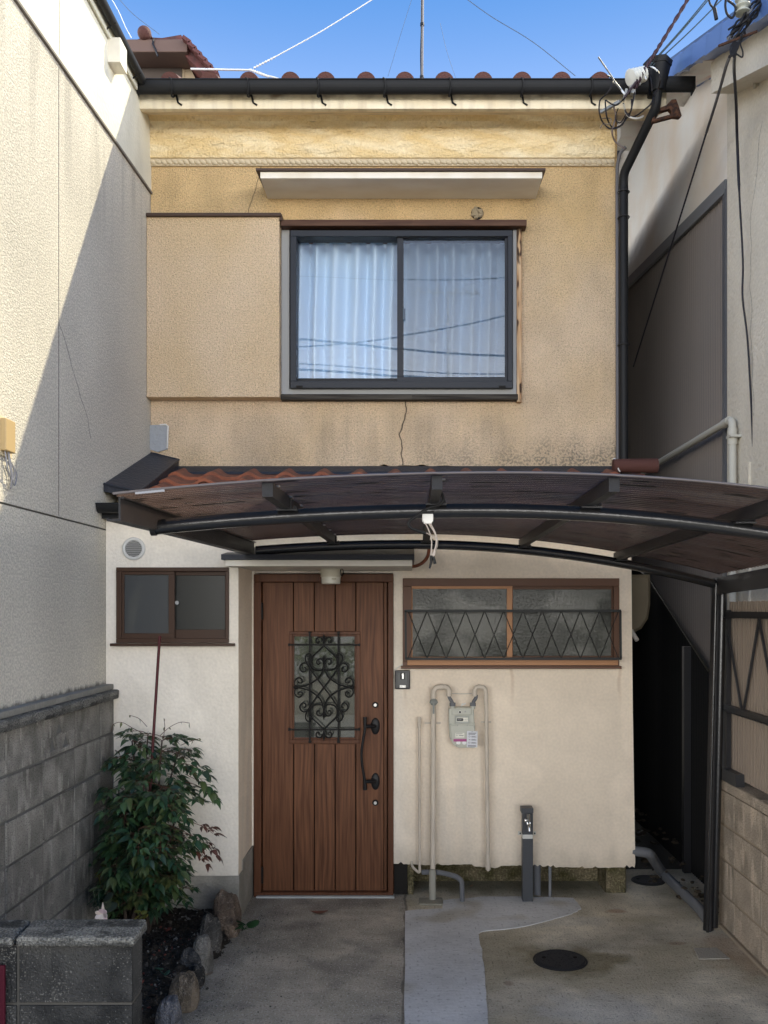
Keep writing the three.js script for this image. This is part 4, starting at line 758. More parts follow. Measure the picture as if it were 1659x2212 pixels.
  const sc = at(1005, 1537, d); part('screw', cylZ(sc.x, sc.y, sc.z, sc.z + 0.003, 0.005, 12), M.casing, gm);
  for (const s of [-1, 1]) { const x = 999.5 + s * 25.5, u = part('union', [sweep(bend(pp([[x + s * 4, 1501, GD], [x + s * 3.6, 1507, GD], [x - s * 2.5, 1516, 5.775], [x - s * 3.5, 1523, 5.77]], GD), 0.02), 0.0115, 12), sweep(pp([[x - s * 3.5, 1518, 5.77], [x - s * 3.5, 1525, 5.77]], 5.77), 0.0195, 14)], M.pvc, gm); part('nut', sweep(pp([[x - s * 3.5, 1524.5, 5.77], [x - s * 3.5, 1531, 5.77]], 5.77), 0.015, 12), body, u); }
  part('plastic_tie', [bar(at(997, 1524, d), at(1006, 1519, d), 0.006), bar(at(997, 1526, d), at(999, 1519, d), 0.007)], M.white, gm);
}
const thinPipe = single('thin_pipe', pipe(pp([[889.6, 1860, 5.86], [890, 1872, 5.85], [906.5, 1887, 5.82], [906.6, 1870], [905.8, 1553]], 5.82).reverse(), 0.0085, 0.02), M.pipePaint, 'thin cream capped pipe nearest the door frame', 'pipe');
part('end_cap', sweep(pp([[905.8, 1549], [905.8, 1551], [905.8, 1573]], 5.82), (t) => t < 0.1 ? 0.009 : 0.0115, 12), M.pipePaint, thinPipe);
single('drain_hose', sweep(bend(pp([[911, 1884, 5.83], [950, 1884, 5.82], [985, 1893, 5.76], [997.5, 1902, 5.75], [998.5, 1948, 5.75]], 5.8), 0.05), 0.0165, 12), M.pvc, 'grey drain pipe bending down to the floor under the gas meter', 'pipe');
{ // tap post
  const d = 5.74, t = thing('tap_post', [gx(1140, d), 0, gz(d) - 0.03], 'dark grey square water post with chrome tap before the plaster wall', 'water tap');
  const grey = mat([0.072, 0.076, 0.083], 0.45);
  part('post', pbox(1129, 1757, 1151.5, 1948, d, 0.062, 0.003), grey, t);
  part('post_cap', [pbox(1126.5, 1746, 1152.5, 1757, d - 0.012, 0.082, 0.003), pbox(1129, 1757, 1150, 1761, d - 0.006, 0.07, 0.002)], grey, t);
  const ch = mat([0.72, 0.72, 0.70], 0.12, { metalness: 1 }), o = (x, y, z) => at(x, y, d - z);
  const tap = part('tap', [sweep([o(1142, 1778, 0), o(1142, 1778, 0.05)], 0.011, 12), sweep(bend([o(1142, 1776, 0.03), o(1143, 1783, 0.065), o(1144, 1796, 0.075)], 0.03), 0.0085, 12), sweep([o(1142, 1778, 0.045), o(1141.5, 1758, 0.045)], (s) => 0.009 + 0.003 * Math.sin(s * 9), 10)], ch, t);
  const hd = new THREE.SphereGeometry(0.013, 12, 8); hd.scale(0.8, 1.2, 0.7); const hp = o(1135.5, 1773, 0.04); hd.translate(hp.x, hp.y, hp.z); part('tap_handle', hd, ch, tap);
  part('pipe_band', pbox(1129, 1803, 1151, 1812, d - 0.001, 0.064, 0.001), mat([0.62, 0.62, 0.58], 0.4), t);
  for (const [x0, x1] of [[1119, 1128.5], [1152, 1158]]) { const p = at((x0 + x1) / 2, 1800, d); const b = part('wall_bracket', pbox(x0, 1796, x1, 1804, d + 0.07, 0.006, 0.002), mat([0.68, 0.66, 0.58], 0.45), t); part('screw', cylZ(gx((x0 + x1) / 2, d + 0.07), gy(1800, d + 0.07), gz(d + 0.07), gz(d + 0.07) + 0.002, 0.005, 10), M.iron, b); }
}
single('waste_pipe', sweep(pp([[1160, 1862, 5.90], [1160, 1934, 5.85]], 5.9), 0.025, 18), M.pvc, 'fat grey pipe standing behind the tap post', 'pipe');
single('water_pipe', sweep(pp([[1188, 1862, 5.90], [1188, 1940, 5.84]], 5.9), 0.0105, 12), mat([0.19, 0.195, 0.20], 0.4), 'narrow grey pipe rising right of the fat grey pipe', 'pipe');
// covers in the paving
function cover(px, py, r, label) {
  const c = onGround(px, py), t = thing('drain_cover', [c.x, 0, c.z], label, 'drain cover', null), m = mat([0.045, 0.045, 0.048], 0.6, { bumpMap: roughTile, bumpScale: 0.004 });
  const cy = (a, b, y0, y1) => { const g = new THREE.CylinderGeometry(b, a, y1 - y0, 40); g.translate(c.x, (y0 + y1) / 2, c.z); return g; };
  const l = part('lid', cy(r, r * 0.985, -0.02, 0.009), m, t);
  const tor = new THREE.TorusGeometry(r * 0.93, 0.0035, 6, 40); tor.rotateX(Math.PI / 2); tor.translate(c.x, 0.009, c.z);
  const tor2 = new THREE.TorusGeometry(r * 1.04, 0.005, 6, 40); tor2.rotateX(Math.PI / 2); tor2.translate(c.x, 0.001, c.z);
  part('rim', [tor, tor2], m, t);
  const bumps = [], rr = rng(3); for (let i = 0; i < 60; i++) { const a = rr() * 6.28, q = Math.sqrt(rr()) * r * 0.82, g = new THREE.BoxGeometry(0.008, 0.004, 0.008); g.rotateY(rr()); g.translate(c.x + q * Math.cos(a), 0.010, c.z + q * Math.sin(a)); bumps.push(g); }
  part('stud', bumps, m, t);
  for (const s of [-1, 1]) { const g = new THREE.CylinderGeometry(0.011, 0.011, 0.003, 14); g.translate(c.x + s * r * 0.62, 0.0095, c.z - 0.02); part('lift_hole', g, M.dark, t); }
}
cover(1210, 2075, 0.134, 'round black drain cover in the stained concrete near the pale strip');
cover(1400, 1903, 0.105, 'round black drain cover at the house corner by the dark alley');
{ const g = extrude([[1499, 2050], [1548, 2049], [1576, 2072], [1510, 2073]].map((p) => { const q = G(...p); return [q[0], -q[1]]; }), 0.02); g.rotateX(-Math.PI / 2); g.translate(0, 0.006, 0); single('slab', planarUV(g), mat([0.36, 0.335, 0.285], 0.9, { bumpMap: roughTile, bumpScale: 0.004 }), 'thin rectangular concrete slab lying beside the carport post', 'slab'); }
single('alley_pipe', sweep(bend([at(1366, 1838, 5.9), at(1402, 1842, 5.88), onGround(1430, 1885, 0.05), onGround(1514, 1966, 0.03), onGround(1530, 1990, 0.01)], 0.12), 0.033, 14), M.pvc, 'long grey drain pipe lying on the ground out of the alley', 'pipe');
{ const r = rng(17), list = [], lm = mat([0.16, 0.085, 0.055], 0.8);
  const leafAt = (px, py, l, a, col, label) => { const c = onGround(px, py), g = new THREE.PlaneGeometry(l, l * 0.4, 6, 2), p = g.attributes.position; for (let i = 0; i < p.count; i++) { const u = p.getX(i) / l * 2; p.setY(i, p.getY(i) * (1 - u * u * 0.95)); p.setZ(i, 0.18 * l * u * u + Math.abs(p.getY(i)) * 0.5); } g.rotateX(-Math.PI / 2); g.rotateY(a); g.translate(c.x, 0.006, c.z); g.computeVertexNormals(); single('fallen_leaf', g, mat(col, 0.8), label, 'leaf'); };
  leafAt(690, 1976, 0.11, 0.1, [0.20, 0.09, 0.06], 'curled brown leaf on the concrete just before the front door');
  leafAt(1018, 1917, 0.05, 0.9, [0.30, 0.20, 0.13], 'tan dead leaf on the damp floor under the plaster wall');
  leafAt(452, 2108, 0.05, 0.5, [0.28, 0.21, 0.15], 'pale brown leaf lying by the border stones');
}

// ------------------------------------------------------------------ neighbour on the left
{
  const left = thing('left_house', [-3, 0, 1.2], 'pale stuccoed neighbour house on the left with sun across its upper wall', 'house');
  const trim = (z) => 4.675 + (1.72 - z) * 0.048, zN = 3.6, zB = -0.9;
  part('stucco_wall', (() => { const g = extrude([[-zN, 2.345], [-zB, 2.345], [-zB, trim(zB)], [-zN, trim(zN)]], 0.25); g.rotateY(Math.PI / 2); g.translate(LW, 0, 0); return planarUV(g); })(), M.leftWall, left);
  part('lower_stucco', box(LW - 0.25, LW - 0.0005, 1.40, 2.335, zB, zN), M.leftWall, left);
  part('joint', [box(LW - 0.03, LW - 0.006, 2.33, 2.35, zB, zN), box(LW - 0.02, LW + 0.0012, 2.35, 4.68, 1.182, 1.186), box(LW - 0.02, LW + 0.007, 4.74, 5.3, 1.186, 1.189)], mat([0.09, 0.085, 0.075], 0.9), left);
  part('upper_band', (() => { const g = extrude([[-zN, trim(zN) + 0.012], [-zB, trim(zB) + 0.012], [-zB, 5.37], [-zN, 5.37]], 0.25); g.rotateY(Math.PI / 2); g.translate(LW + 0.006, 0, 0); return planarUV(g); })(), M.leftBand, left);
  part('drip_trim', bar(V(LW, trim(zN), zN), V(LW, trim(zB), zB), 0.03, 0.014), mat([0.19, 0.17, 0.15], 0.7), left);
  const eX = -1.815, z1 = 3.4, z0 = gz(5.95);
  part('eave_soffit', alongZ([[LW - 0.1, 5.37], [LW - 0.1, 5.30], [eX - 0.006, 5.30], [eX - 0.006, 5.36]], z0, z1), M.whitePaint, left);
  part('eave_board', box(eX - 0.006, eX + 0.006, 5.288, 5.372, z0, z1), M.leftBand, left);
  const gut = part('eave_gutter', (() => { const g = alongZ(halfPipe(0.027).map(([a, b]) => [a + eX + 0.034, b * 1.5 + 5.362]), z0 - 0.02, z1); return g; })(), M.gutter, left);
  part('gutter_bracket', [0, 1, 2, 3, 4, 5, 6].map((i) => sweep([V(eX, 5.30, z0 + 0.1 + i * 0.5), V(eX + 0.02, 5.315, z0 + 0.1 + i * 0.5), V(eX + 0.06, 5.34, z0 + 0.1 + i * 0.5)], 0.005, 5)), M.gutter, gut);
  part('roof', alongZ([[eX + 0.02, 5.376], [eX + 0.02, 5.40], [-4.2, 6.28], [-6.4, 5.4], [-6.4, 5.36], [-4.2, 6.24]], z0 - 0.02, z1 + 0.4), mat([0.05, 0.05, 0.055], 0.7), left);
  part('eave_bracket', [box(LW, LW + 0.082, 5.15, 5.30, gz(5.55), gz(5.42), 0.004)], M.whitePaint, left);
  part('body', [box(-6.2, LW - 0.26, -0.1, 5.3, zB, zN)], M.room, left);
}
{ // small fitting at the left edge of the picture
  const w = LW, d = groundD(1e9);
  const t = thing('terminal_box', [w, gy(965, 4.06), gz(4.04)], 'beige cable terminal box with loose cables on the sunny left wall', 'junction box');
  const z = gz(4.05), y0 = 2.55, y1 = 2.715;
  part('cover', box(w, w + 0.035, y0 + 0.02, y1, z - 0.05, z + 0.05, 0.006), mat([0.50, 0.36, 0.18], 0.5), t);
  part('back_plate', box(w, w + 0.008, y0, y1 + 0.012, z - 0.075, z + 0.06, 0.003), mat([0.66, 0.56, 0.38], 0.6), t);
  for (const [a, b, c] of [[0.03, 0.05, 0.10], [-0.01, 0.03, 0.14], [0.0, 0.07, 0.12]]) part('cable', sweep(curve([V(w + 0.02, y0 + 0.03, z + a), V(w + 0.03, y0 - c * 0.6, z + a - 0.01), V(w + 0.02, y0 - c, z - b), V(w + 0.02, y0 - c * 0.55, z - b - 0.02), V(w + 0.015, y0 - 0.02, z - b + 0.02)], 24), 0.0035, 6), mat([0.25, 0.25, 0.27], 0.5), t);
}
// block walls: every block a piece
function blockMap(seed, c0, c1, dirt) { return colorTex(512, 512, 0, 0, 0.8, 0.8, (x, y) => { const u = x * 40, v = y * 40; let c = mix3(c0, c1, clamp(0.5 + 0.9 * fbm(x * 5 + seed, y * 5, 4))); c = mix3(c, dirt, 0.55 * sst(0.1, 0.6, fbm(x * 5 + seed * 3, y * 2.5, 4))); c = mix3(c, mul(c0, 1.45), 0.55 * sst(0.2, 0.6, fbm(x * 12 + seed * 2, y * 3.5 + 7, 3) + 0.25 * noise(x * 60, y * 9))); const pore = sst(0.38, 0.6, noise(x * 170 + seed, y * 170)); return mul(c, (0.96 + 0.16 * noise(x * 120, y * 120) + 0.14 * noise(x * 250 + seed, y * 250)) * (1 - 0.55 * pore)); }); }
M.blocks = [0, 1, 2, 3].map((i) => mat(blockMap(i * 7 + 1, mul([0.30, 0.285, 0.255], 0.84 + 0.11 * i), [0.195, 0.187, 0.168], [0.085, 0.081, 0.07]), 0.93, { bumpMap: roughTile, bumpScale: 0.004 }));
M.tanBlocks = [0, 1, 2].map((i) => mat(blockMap(i * 5 + 3, mul([0.52, 0.43, 0.335], 0.90 + 0.08 * i), [0.38, 0.32, 0.25], [0.22, 0.19, 0.145]), 0.93, { bumpMap: roughTile, bumpScale: 0.004 }));
M.darkBlocks = [0, 1].map((i) => mat(colorTex(512, 512, 0, 0, 0.8, 0.8, (x, y) => { let c = mix3([0.062, 0.060, 0.056], [0.026, 0.026, 0.025], clamp(0.5 + 1.1 * fbm(x * 6 + i * 4, y * 5, 4))); const sp = noise(x * 130 + i, y * 130) * 0.7 + noise(x * 230, y * 230) * 0.6; c = mix3(c, [0.22, 0.21, 0.185], 0.75 * sst(0.34, 0.55, sp + 0.55 * fbm(x * 3 + i * 9, y * 3 + 2, 3))); return c; }), 0.95, { bumpMap: roughTile, bumpScale: 0.007 }));
M.mortar = mat([0.15, 0.148, 0.142], 0.95, { bumpMap: roughTile, bumpScale: 0.004 });
M.coping = mat(colorTex(512, 512, 0, 0, 0.6, 0.6, (x, y) => { const sp = noise(x * 120, y * 120) * 0.7 + noise(x * 210 + 4, y * 210) * 0.6; let c = mix3([0.10, 0.098, 0.09], [0.30, 0.29, 0.255], clamp(0.40 + 0.9 * sp + 0.7 * fbm(x * 6, y * 6, 3))); return mix3(c, [0.03, 0.03, 0.028], 0.8 * sst(0.25, 0.55, fbm(x * 8 + 3, y * 8, 4))); }), 0.95, { bumpMap: roughTile, bumpScale: 0.010 });
M.tanMortar = mat([0.36, 0.29, 0.21], 0.95, { bumpMap: roughTile, bumpScale: 0.004 });
{
  const w = thing('block_wall', [-1.84, 0, 1.8], 'old grey concrete block wall with stone coping along the left side', 'wall');
  part('mortar', box(-1.86, -1.787, -0.06, 1.33, 0.475, 3.5), M.mortar, w);
  const r = rng(33), H = 0.19, Lb = 0.39, full = variants(planarUV(new RoundedBoxGeometry(0.09, H, Lb, 1, 0.006)), 14, 1), endB = variants(planarUV(new RoundedBoxGeometry(0.09, H, 0.215, 1, 0.006)), 7, 2);
  const zs = []; for (let d = 5.16; d > 2.4; d -= 0.4) zs.push(gz(d));        // joints, counted from the house
  for (let row = 0; row < 7; row++) {
    const y = 1.232 - row * 0.2;
    piece('block', endB[row], M.blocks[Math.floor(r() * 4)], w, V(-1.825 + (r() - 0.5) * 0.004, y, (gz(5.395) + gz(5.165)) / 2));
    zs.slice(0, 6).forEach((z, i) => {
      const c = V(-1.825 + (r() - 0.5) * 0.005, y + (r() - 0.5) * 0.003, z + 0.2);
      if (row === 0 && i === 1) { // the block with three triangular openings
        const s = Lb / 2, tri = (u, v, k) => [[u - 0.045 * k, v - 0.035], [u + 0.045 * k, v - 0.035], [u, v + 0.035]];
        const g = extrude([[-s, -H / 2], [s, -H / 2], [s, H / 2], [-s, H / 2]], 0.09, [tri(-0.085, -0.035, 1), tri(0.085, -0.035, 1), tri(0, 0.045, 1)], 0.004);
        g.translate(0, 0, 0.045); g.rotateY(Math.PI / 2);
        piece('block', planarUV(g), M.blocks[3], w, c);
      } else piece('block', full[(row * 6 + i * 5) % 14], M.blocks[Math.floor(r() * 4)], w, c);
    });
  }
  // rough coping stones and the smooth ledge over them
  const cg = (() => { const g = new RoundedBoxGeometry(0.11, 0.055, 0.592, 3, 0.014), p = g.attributes.position; for (let i = 0; i < p.count; i++) p.setX(i, p.getX(i) + 0.008 * noise(p.getZ(i) * 14, p.getY(i) * 30)); g.computeVertexNormals(); return planarUV(g); })();
  for (let i = 0; i < 5; i++) piece('coping', cg, M.coping, w, V(-1.802, 1.360, gz(5.39) + 0.30 + i * 0.6));
  part('ledge', box(-1.86, -1.782, 1.387, 1.418, gz(5.395), 3.5, 0.005), M.concrete, w);
}
{
  const w = thing('low_block_wall', [-1.3, 0, gz(3.11)], 'low dark weathered block wall with speckled coping in the near left corner', 'wall');
  const zf = gz(3.05), r = rng(8);
  part('mortar', box(-1.78, -0.949, -0.06, 0.728, zf - 0.11, zf - 0.006), mat([0.075, 0.07, 0.06], 0.95), w);
  const g = variants(planarUV(new RoundedBoxGeometry(0.383, 0.192, 0.116, 1, 0.005)), 8, 3);
  for (let row = 0; row < 4; row++) for (let i = 0; i < 2; i++) piece('block', g[row * 2 + i], M.darkBlocks[(i + row) % 2], w, V(-1.137 - i * 0.391, 0.63 - row * 0.2, zf - 0.058 + (r() - 0.5) * 0.004));
  const cp = (len, s) => { const q = alongX([[-0.075, -0.02], [0.075, -0.02], [0.078, 0.004], [0.066, 0.014], [-0.055, 0.030], [-0.075, 0.020]], -len / 2, len / 2), p = q.attributes.position; for (let i = 0; i < p.count; i++) p.setY(i, p.getY(i) + 0.004 * noise(p.getX(i) * 11 + s, p.getZ(i) * 20)); return q; };
  const c1 = (() => { const q = new RoundedBoxGeometry(0.40, 0.042, 0.155, 4, 0.012), p = q.attributes.position; for (let i = 0; i < p.count; i++) { const z = p.getZ(i); p.setY(i, p.getY(i) + (p.getY(i) > 0 ? -0.10 * (z - 0.0) * (z > 0 ? 1 : 0.2) + 0.004 * noise(p.getX(i) * 12, z * 18) : 0)); p.setX(i, p.getX(i) + 0.005 * noise(z * 22, p.getY(i) * 40)); } q.computeVertexNormals(); return planarUV(q); })();
  piece('coping', c1, M.coping, w, V(-1.131, 0.752, zf - 0.055)); piece('coping', c1, M.coping, w, V(-1.541, 0.749, zf - 0.057));
}
{ const d = 3.02; single('red_board', [pbox(-60, 2086, 9.5, 2290, d, 0.012, 0.003)], mat([0.055, 0.003, 0.011], 0.5), 'dark red board just showing at the left edge before the low wall', 'sign board'); }
{
  const w = thing('right_block_wall', [1.88, 0, 2.0], 'tan brown concrete block wall on the right under the ribbed fence', 'wall');
  const X = 1.822; const z0 = gz(5.36);
  part('mortar', box(X + 0.006, X + 0.11, -0.08, 0.80, z0 + 0.004, 3.6), M.tanMortar, w);
  const g = variants(planarUV(new RoundedBoxGeometry(0.10, 0.193, 0.39, 1, 0.005)), 9, 4), ge = variants(planarUV(new RoundedBoxGeometry(0.10, 0.193, 0.245, 1, 0.005)), 4, 5), r = rng(55);
  for (let row = 0; row < 4; row++) { const y = 0.705 - row * 0.203; piece('block', ge[row], M.tanBlocks[Math.floor(r() * 3)], w, V(X + 0.05, y, z0 + 0.1225)); for (let i = 0; i < 7; i++) piece('block', g[(row * 7 + i * 4) % 9], M.tanBlocks[Math.floor(r() * 3)], w, V(X + 0.05 + (r() - 0.5) * 0.005, y + (r() - 0.5) * 0.003, z0 + 0.25 + 0.2 + i * 0.4)); }
  const cg = planarUV(new RoundedBoxGeometry(0.125, 0.062, 0.594, 2, 0.012));
  for (let i = 0; i < 5; i++) piece('coping', cg, M.tanBlocks[(i + 1) % 3], w, V(X + 0.055, 0.837, z0 + 0.05 + 0.3 + i * 0.6));
  part('footing', box(X - 0.02, X + 0.1, -0.05, 0.018, z0 + 0.05, 3.6, 0.006), M.tanMortar, w);
}
{ // fence of ribbed plastic sheet on a black frame
  const X = 1.862, z0 = gz(5.28), z1 = 3.4, f = thing('ribbed_fence', [X, 0.87, 2.0], 'brown ribbed plastic fence on a black zigzag frame above the right block wall', 'fence');
  const ribs = []; for (let z = z0; z < z1; z += 0.04) ribs.push(box(X - 0.006, X + 0.008, 0.90, 1.908 + 0.002 * Math.sin(z * 90), z, z + 0.025));
  part('ribbed_sheet', ribs, mat([0.34, 0.275, 0.215], 0.6), f); part('groove_shade', box(X + 0.012, X + 0.018, 0.90, 1.902, z0, z1), mat([0.045, 0.035, 0.028], 0.9), f);  // dark sheet added behind the ribs to stand for shade in the grooves
  for (const y of [1.833, 1.293]) part('rail', [bar(V(X - 0.035, y, z0 - 0.02), V(X - 0.035, y, z1), 0.03, 0.036), bar(V(X - 0.052, y - 0.016, z0 - 0.03), V(X - 0.052, y - 0.016, z1), 0.02, 0.004)], M.blackMetal, f);
  for (let i = 0; i < 5; i++) { const a = z0 + 0.03 + i * 0.5; part('brace', bar(V(X - 0.03, 1.82, a - 0.02), V(X - 0.03, 1.30, a + 0.235), 0.012), M.blackMetal, f); part('brace', bar(V(X - 0.026, 1.82, a + 0.48), V(X - 0.026, 1.30, a + 0.25), 0.012), M.blackMetal, f); }
  for (const z of [z0 + 0.03, z0 + 1.8]) part('fence_post', box(X - 0.04, X - 0.012, 0.87, 1.86, z - 0.016, z + 0.016), M.blackMetal, f);
  part('foot_rail', [bar(V(X - 0.03, 0.905, z0 - 0.05), V(X - 0.03, 0.905, z0 + 0.24), 0.05, 0.07)], M.blackMetal, f);
}
// ------------------------------------------------------------------ neighbour on the right
{
  const R = 2.05, house2 = thing('right_house', [3.2, 0, 0], 'right neighbour with pale plaster wall, dark corrugated cladding and blue tiled roof', 'house');
  const vy = (d) => 5.64 + 0.40 * (d - 6.27);                                     // underside of the verge, rising to the back
  const plaster = mat(colorTex(1024, 1024, 0, 0, 5, 6, (x, y) => mul(mix3([0.76, 0.71, 0.60], [0.62, 0.57, 0.47], clamp(0.45 + 0.9 * fbm(x * 1.3, y * 0.8, 4) + 0.5 * sst(3.1, 2.4, y))), (0.96 + 0.07 * noise(x * 60, y * 60)) * (1 - 0.5 * sst(0.005, 0.002, crackAt(x, y, [[0.62, 4.7], [0.45, 4.2], [0.45, 3.4], [0.50, 3.0]], 0.03, 7))))), 0.9, { bumpMap: plasterTile, bumpScale: 0.005 });
  const white = mat(colorTex(512, 512, -5, 3, 1, 7, (x, y) => mul(mix3([0.82, 0.81, 0.77], [0.76, 0.68, 0.58], clamp(0.4 + 1.0 * fbm(x * 1.5, y * 1.5, 4))), 1)), 0.85, { bumpMap: plasterTile, bumpScale: 0.002 });
  const side = (pts, x, t, m, name) => { const g = extrude(pts.map(([d, y]) => [-gz(d), y]), t); g.rotateY(-Math.PI / 2); g.scale(1, 1, 1); return null; };
  const slab = (pts, x, t) => { const g = extrude(pts.map(([d, y]) => [gz(d), y]), t); g.rotateY(-Math.PI / 2); g.translate(x, 0, 0); return planarUV(g); };   // outline in (distance, height), face towards the house at x, going right
  // extrude goes back along -z; turning by -90 degrees maps x to z and the depth to +x
  part('plaster_wall', slab([[2.4, 0.0], [5.83, 0.0], [5.83, vy(5.83) - 0.02], [4.2, vy(4.2) - 0.02], [2.4, vy(4.2) - 0.02]], R - 0.015, 0.3), plaster, house2);
  part('gable_wall', slab([[5.835, 4.55], [9.6, 4.55], [9.6, vy(9.6) - 0.6], [8.4, vy(8.4) - 0.02], [5.835, vy(5.835) - 0.02]].map(([d, y]) => [d, y === 4.55 ? 4.60 + 0.125 * (d - 5.853) : y]), R + 0.005, 0.3), white, house2);
  const ty = (d) => 4.58 + 0.125 * (d - 5.853);
  { // corrugated cladding
    const d0 = 5.90, d1 = 9.6, p = 0.05, n = Math.round((d1 - d0) / p * 8), pos = [], idx = [];
    for (let i = 0; i <= n; i++) { const d = lerp(d0, d1, i / n), x = R + 0.012 - 0.009 * Math.sin((d - d0) / p * 2 * Math.PI); pos.push(x, -0.05, gz(d), x, 2.42, gz(d), x, 2.425, gz(d), x, ty(d), gz(d)); }
    for (let i = 0; i < n; i++) for (const o of [0, 2]) { const a = i * 4 + o; idx.push(a, a + 1, a + 4, a + 1, a + 5, a + 4); }
    const g = new THREE.BufferGeometry(); g.setAttribute('position', new THREE.Float32BufferAttribute(pos, 3)); g.setIndex(idx); g.computeVertexNormals();
    part('corrugated_cladding', planarUV(g), mat(colorTex(512, 512, -4, 0, 0, 5, (x, y) => mul(mix3([0.235, 0.20, 0.175], [0.155, 0.14, 0.125], clamp(0.5 + 0.9 * fbm(x * 1.4, y * 0.5, 4))), 1)), 0.5), house2);
    part('cladding_core', slab([[5.85, 0], [9.6, 0], [9.6, 4.9], [5.85, 4.55]], R + 0.03, 0.25), M.dark, house2);
  }
  part('cladding_cap', bar(V(R - 0.005, ty(5.86) + 0.03, gz(5.86)), V(R - 0.005, ty(9.6) + 0.03, gz(9.6)), 0.03, 0.085), mat([0.20, 0.21, 0.22], 0.4), house2);
  part('corner_trim', [box(R - 0.012, R + 0.03, 0, 4.64, gz(5.93), gz(5.842)), box(R - 0.018, R - 0.012, 0, 4.63, gz(5.875), gz(5.862))], mat([0.115, 0.12, 0.13], 0.4), house2);
  { const lt = (d) => d < 7.56 ? 1.45 + (d - 6.02) * 0.4416 : 2.13 + (d - 7.56) * 0.24, n = Math.round(3.3 / 0.036 * 6), pos = [], idx = []; for (let i = 0; i <= n; i++) { const d = lerp(6.02, 9.3, i / n), x = R - 0.07 + 0.007 * Math.sin((d - 6) / 0.036 * 6.2832); pos.push(x, -0.05, gz(d), x, lt(d), gz(d)); } for (let i = 0; i < n; i++) { const a = i * 2; idx.push(a, a + 1, a + 2, a + 1, a + 3, a + 2); }
    const g = new THREE.BufferGeometry(); g.setAttribute('position', new THREE.Float32BufferAttribute(pos, 3)); g.setIndex(idx); g.computeVertexNormals(); const ls = part('lower_sheet', planarUV(g), mat([0.012, 0.012, 0.012], 0.9, { specularIntensity: 0.3 }), house2);
    part('sheet_edge', [bar(V(R - 0.07, lt(6.02), gz(6.02)), V(R - 0.07, lt(7.56), gz(7.56)), 0.012), bar(V(R - 0.07, lt(7.56), gz(7.56)), V(R - 0.07, lt(9.3), gz(9.3)), 0.012)], mat([0.06, 0.055, 0.04], 0.5), ls); }
  part('sheet_post', box(R - 0.13, R - 0.08, 0, 1.60, gz(6.42), gz(6.37)), M.blackMetal, house2);
  // verge: fascia, boxed eave, beam ends
  const seg = (d0, d1, x0, x1, a, b) => { const g = extrude([[gz(d0), vy(d0) + a], [gz(d1), vy(d1) + a], [gz(d1), vy(d1) + b], [gz(d0), vy(d0) + b]].map((q) => q), x1 - x0); g.rotateY(-Math.PI / 2); g.translate(x0, 0, 0); return planarUV(g); };
  const vergeMat = mat(colorTex(512, 256, -4, 4, 2, 7, (x, y) => mix3([0.78, 0.74, 0.67], [0.72, 0.54, 0.46], clamp(0.15 + 1.1 * fbm(x * 2.5, y * 2.5, 4)))), 0.85, { bumpMap: plasterTile, bumpScale: 0.003 });
  part('verge_board', seg(5.60, 8.4, 1.80, 2.06, -0.105, -0.01), vergeMat, house2);
  part('boxed_eave', seg(3.6, 5.66, 1.875, 2.04, -0.30, -0.012), plaster, house2);
  for (const b of [box(1.86, 2.06, 5.66, 5.79, gz(6.82), gz(6.62)), box(1.86, 2.06, 6.08, 6.25, gz(8.3), gz(8.05))]) part('beam_end', b, vergeMat, house2);
  part('verge_strip', seg(3.5, 8.42, 1.765, 2.1, -0.012, 0.004), mat([0.04, 0.035, 0.03], 0.8), house2);
  const roof = part('roof', (() => { const g = seg(3.5, 8.42, 1.79, 5.5, 0.0045, 0.05), h = extrude([[gz(8.421), vy(8.42)], [gz(12), vy(8.42) - 1.4], [gz(12), vy(8.42) - 1.35], [gz(8.421), vy(8.42) + 0.05]], 3.7); h.rotateY(-Math.PI / 2); h.translate(1.79, 0, 0); return [g, h]; })(), mat([0.06, 0.085, 0.16], 0.35), house2);
  { // blue verge tiles lapped like steps, then two rows of field tiles behind them
    const bm = [0, 1].map((i) => mat(mul([0.085, 0.155, 0.36], 1 + 0.12 * i), 0.35)), slope = Math.atan(0.40);
    const tg = (() => { const g = extrude([[0, -0.03], [0.27, 0.0], [0.27, 0.055], [0.19, 0.075], [0.10, 0.065], [0.02, 0.085], [-0.012, 0.075], [-0.012, -0.035]], 0.30, [], 0.004); g.translate(0, 0, 0.30); return planarUV(g); })();
    for (let i = 0; i < 18; i++) for (let c = 0; c < 3; c++) { const d = 3.55 + i * 0.265; piece('tile', tg, bm[(i + c) % 2], roof, V(1.765 + c * 0.285, vy(d) + 0.024 + c * 0.003, gz(d) - 0.26), [slope - 0.03, 0, 0]); }
  }
  // pale conduit: along the cladding, then down the plaster
  const cd = mat([0.50, 0.49, 0.43], 0.5);
  const p0 = at(1590, 905, 5.62), px = R - 0.055;
  part('conduit', [pipe([V(px, p0.y, gz(9.4)), V(px, p0.y, p0.z), V(px, 2.55, p0.z), V(px, 1.75, p0.z)], 0.024, 0.06), sweep([V(px, p0.y, p0.z - 0.16), V(px, p0.y, p0.z - 0.05)], 0.028, 14), sweep([V(px, p0.y - 0.06, p0.z), V(px, p0.y - 0.16, p0.z)], 0.029, 14)], cd, house2);
  part('conduit_clip', [box(px - 0.03, R, p0.y - 0.12, p0.y - 0.105, p0.z - 0.03, p0.z + 0.05)], cd, house2);
  part('corner_board', box(R - 0.03, R - 0.014, 1.7, 2.75, gz(5.52), gz(5.42)), plaster, house2);
}
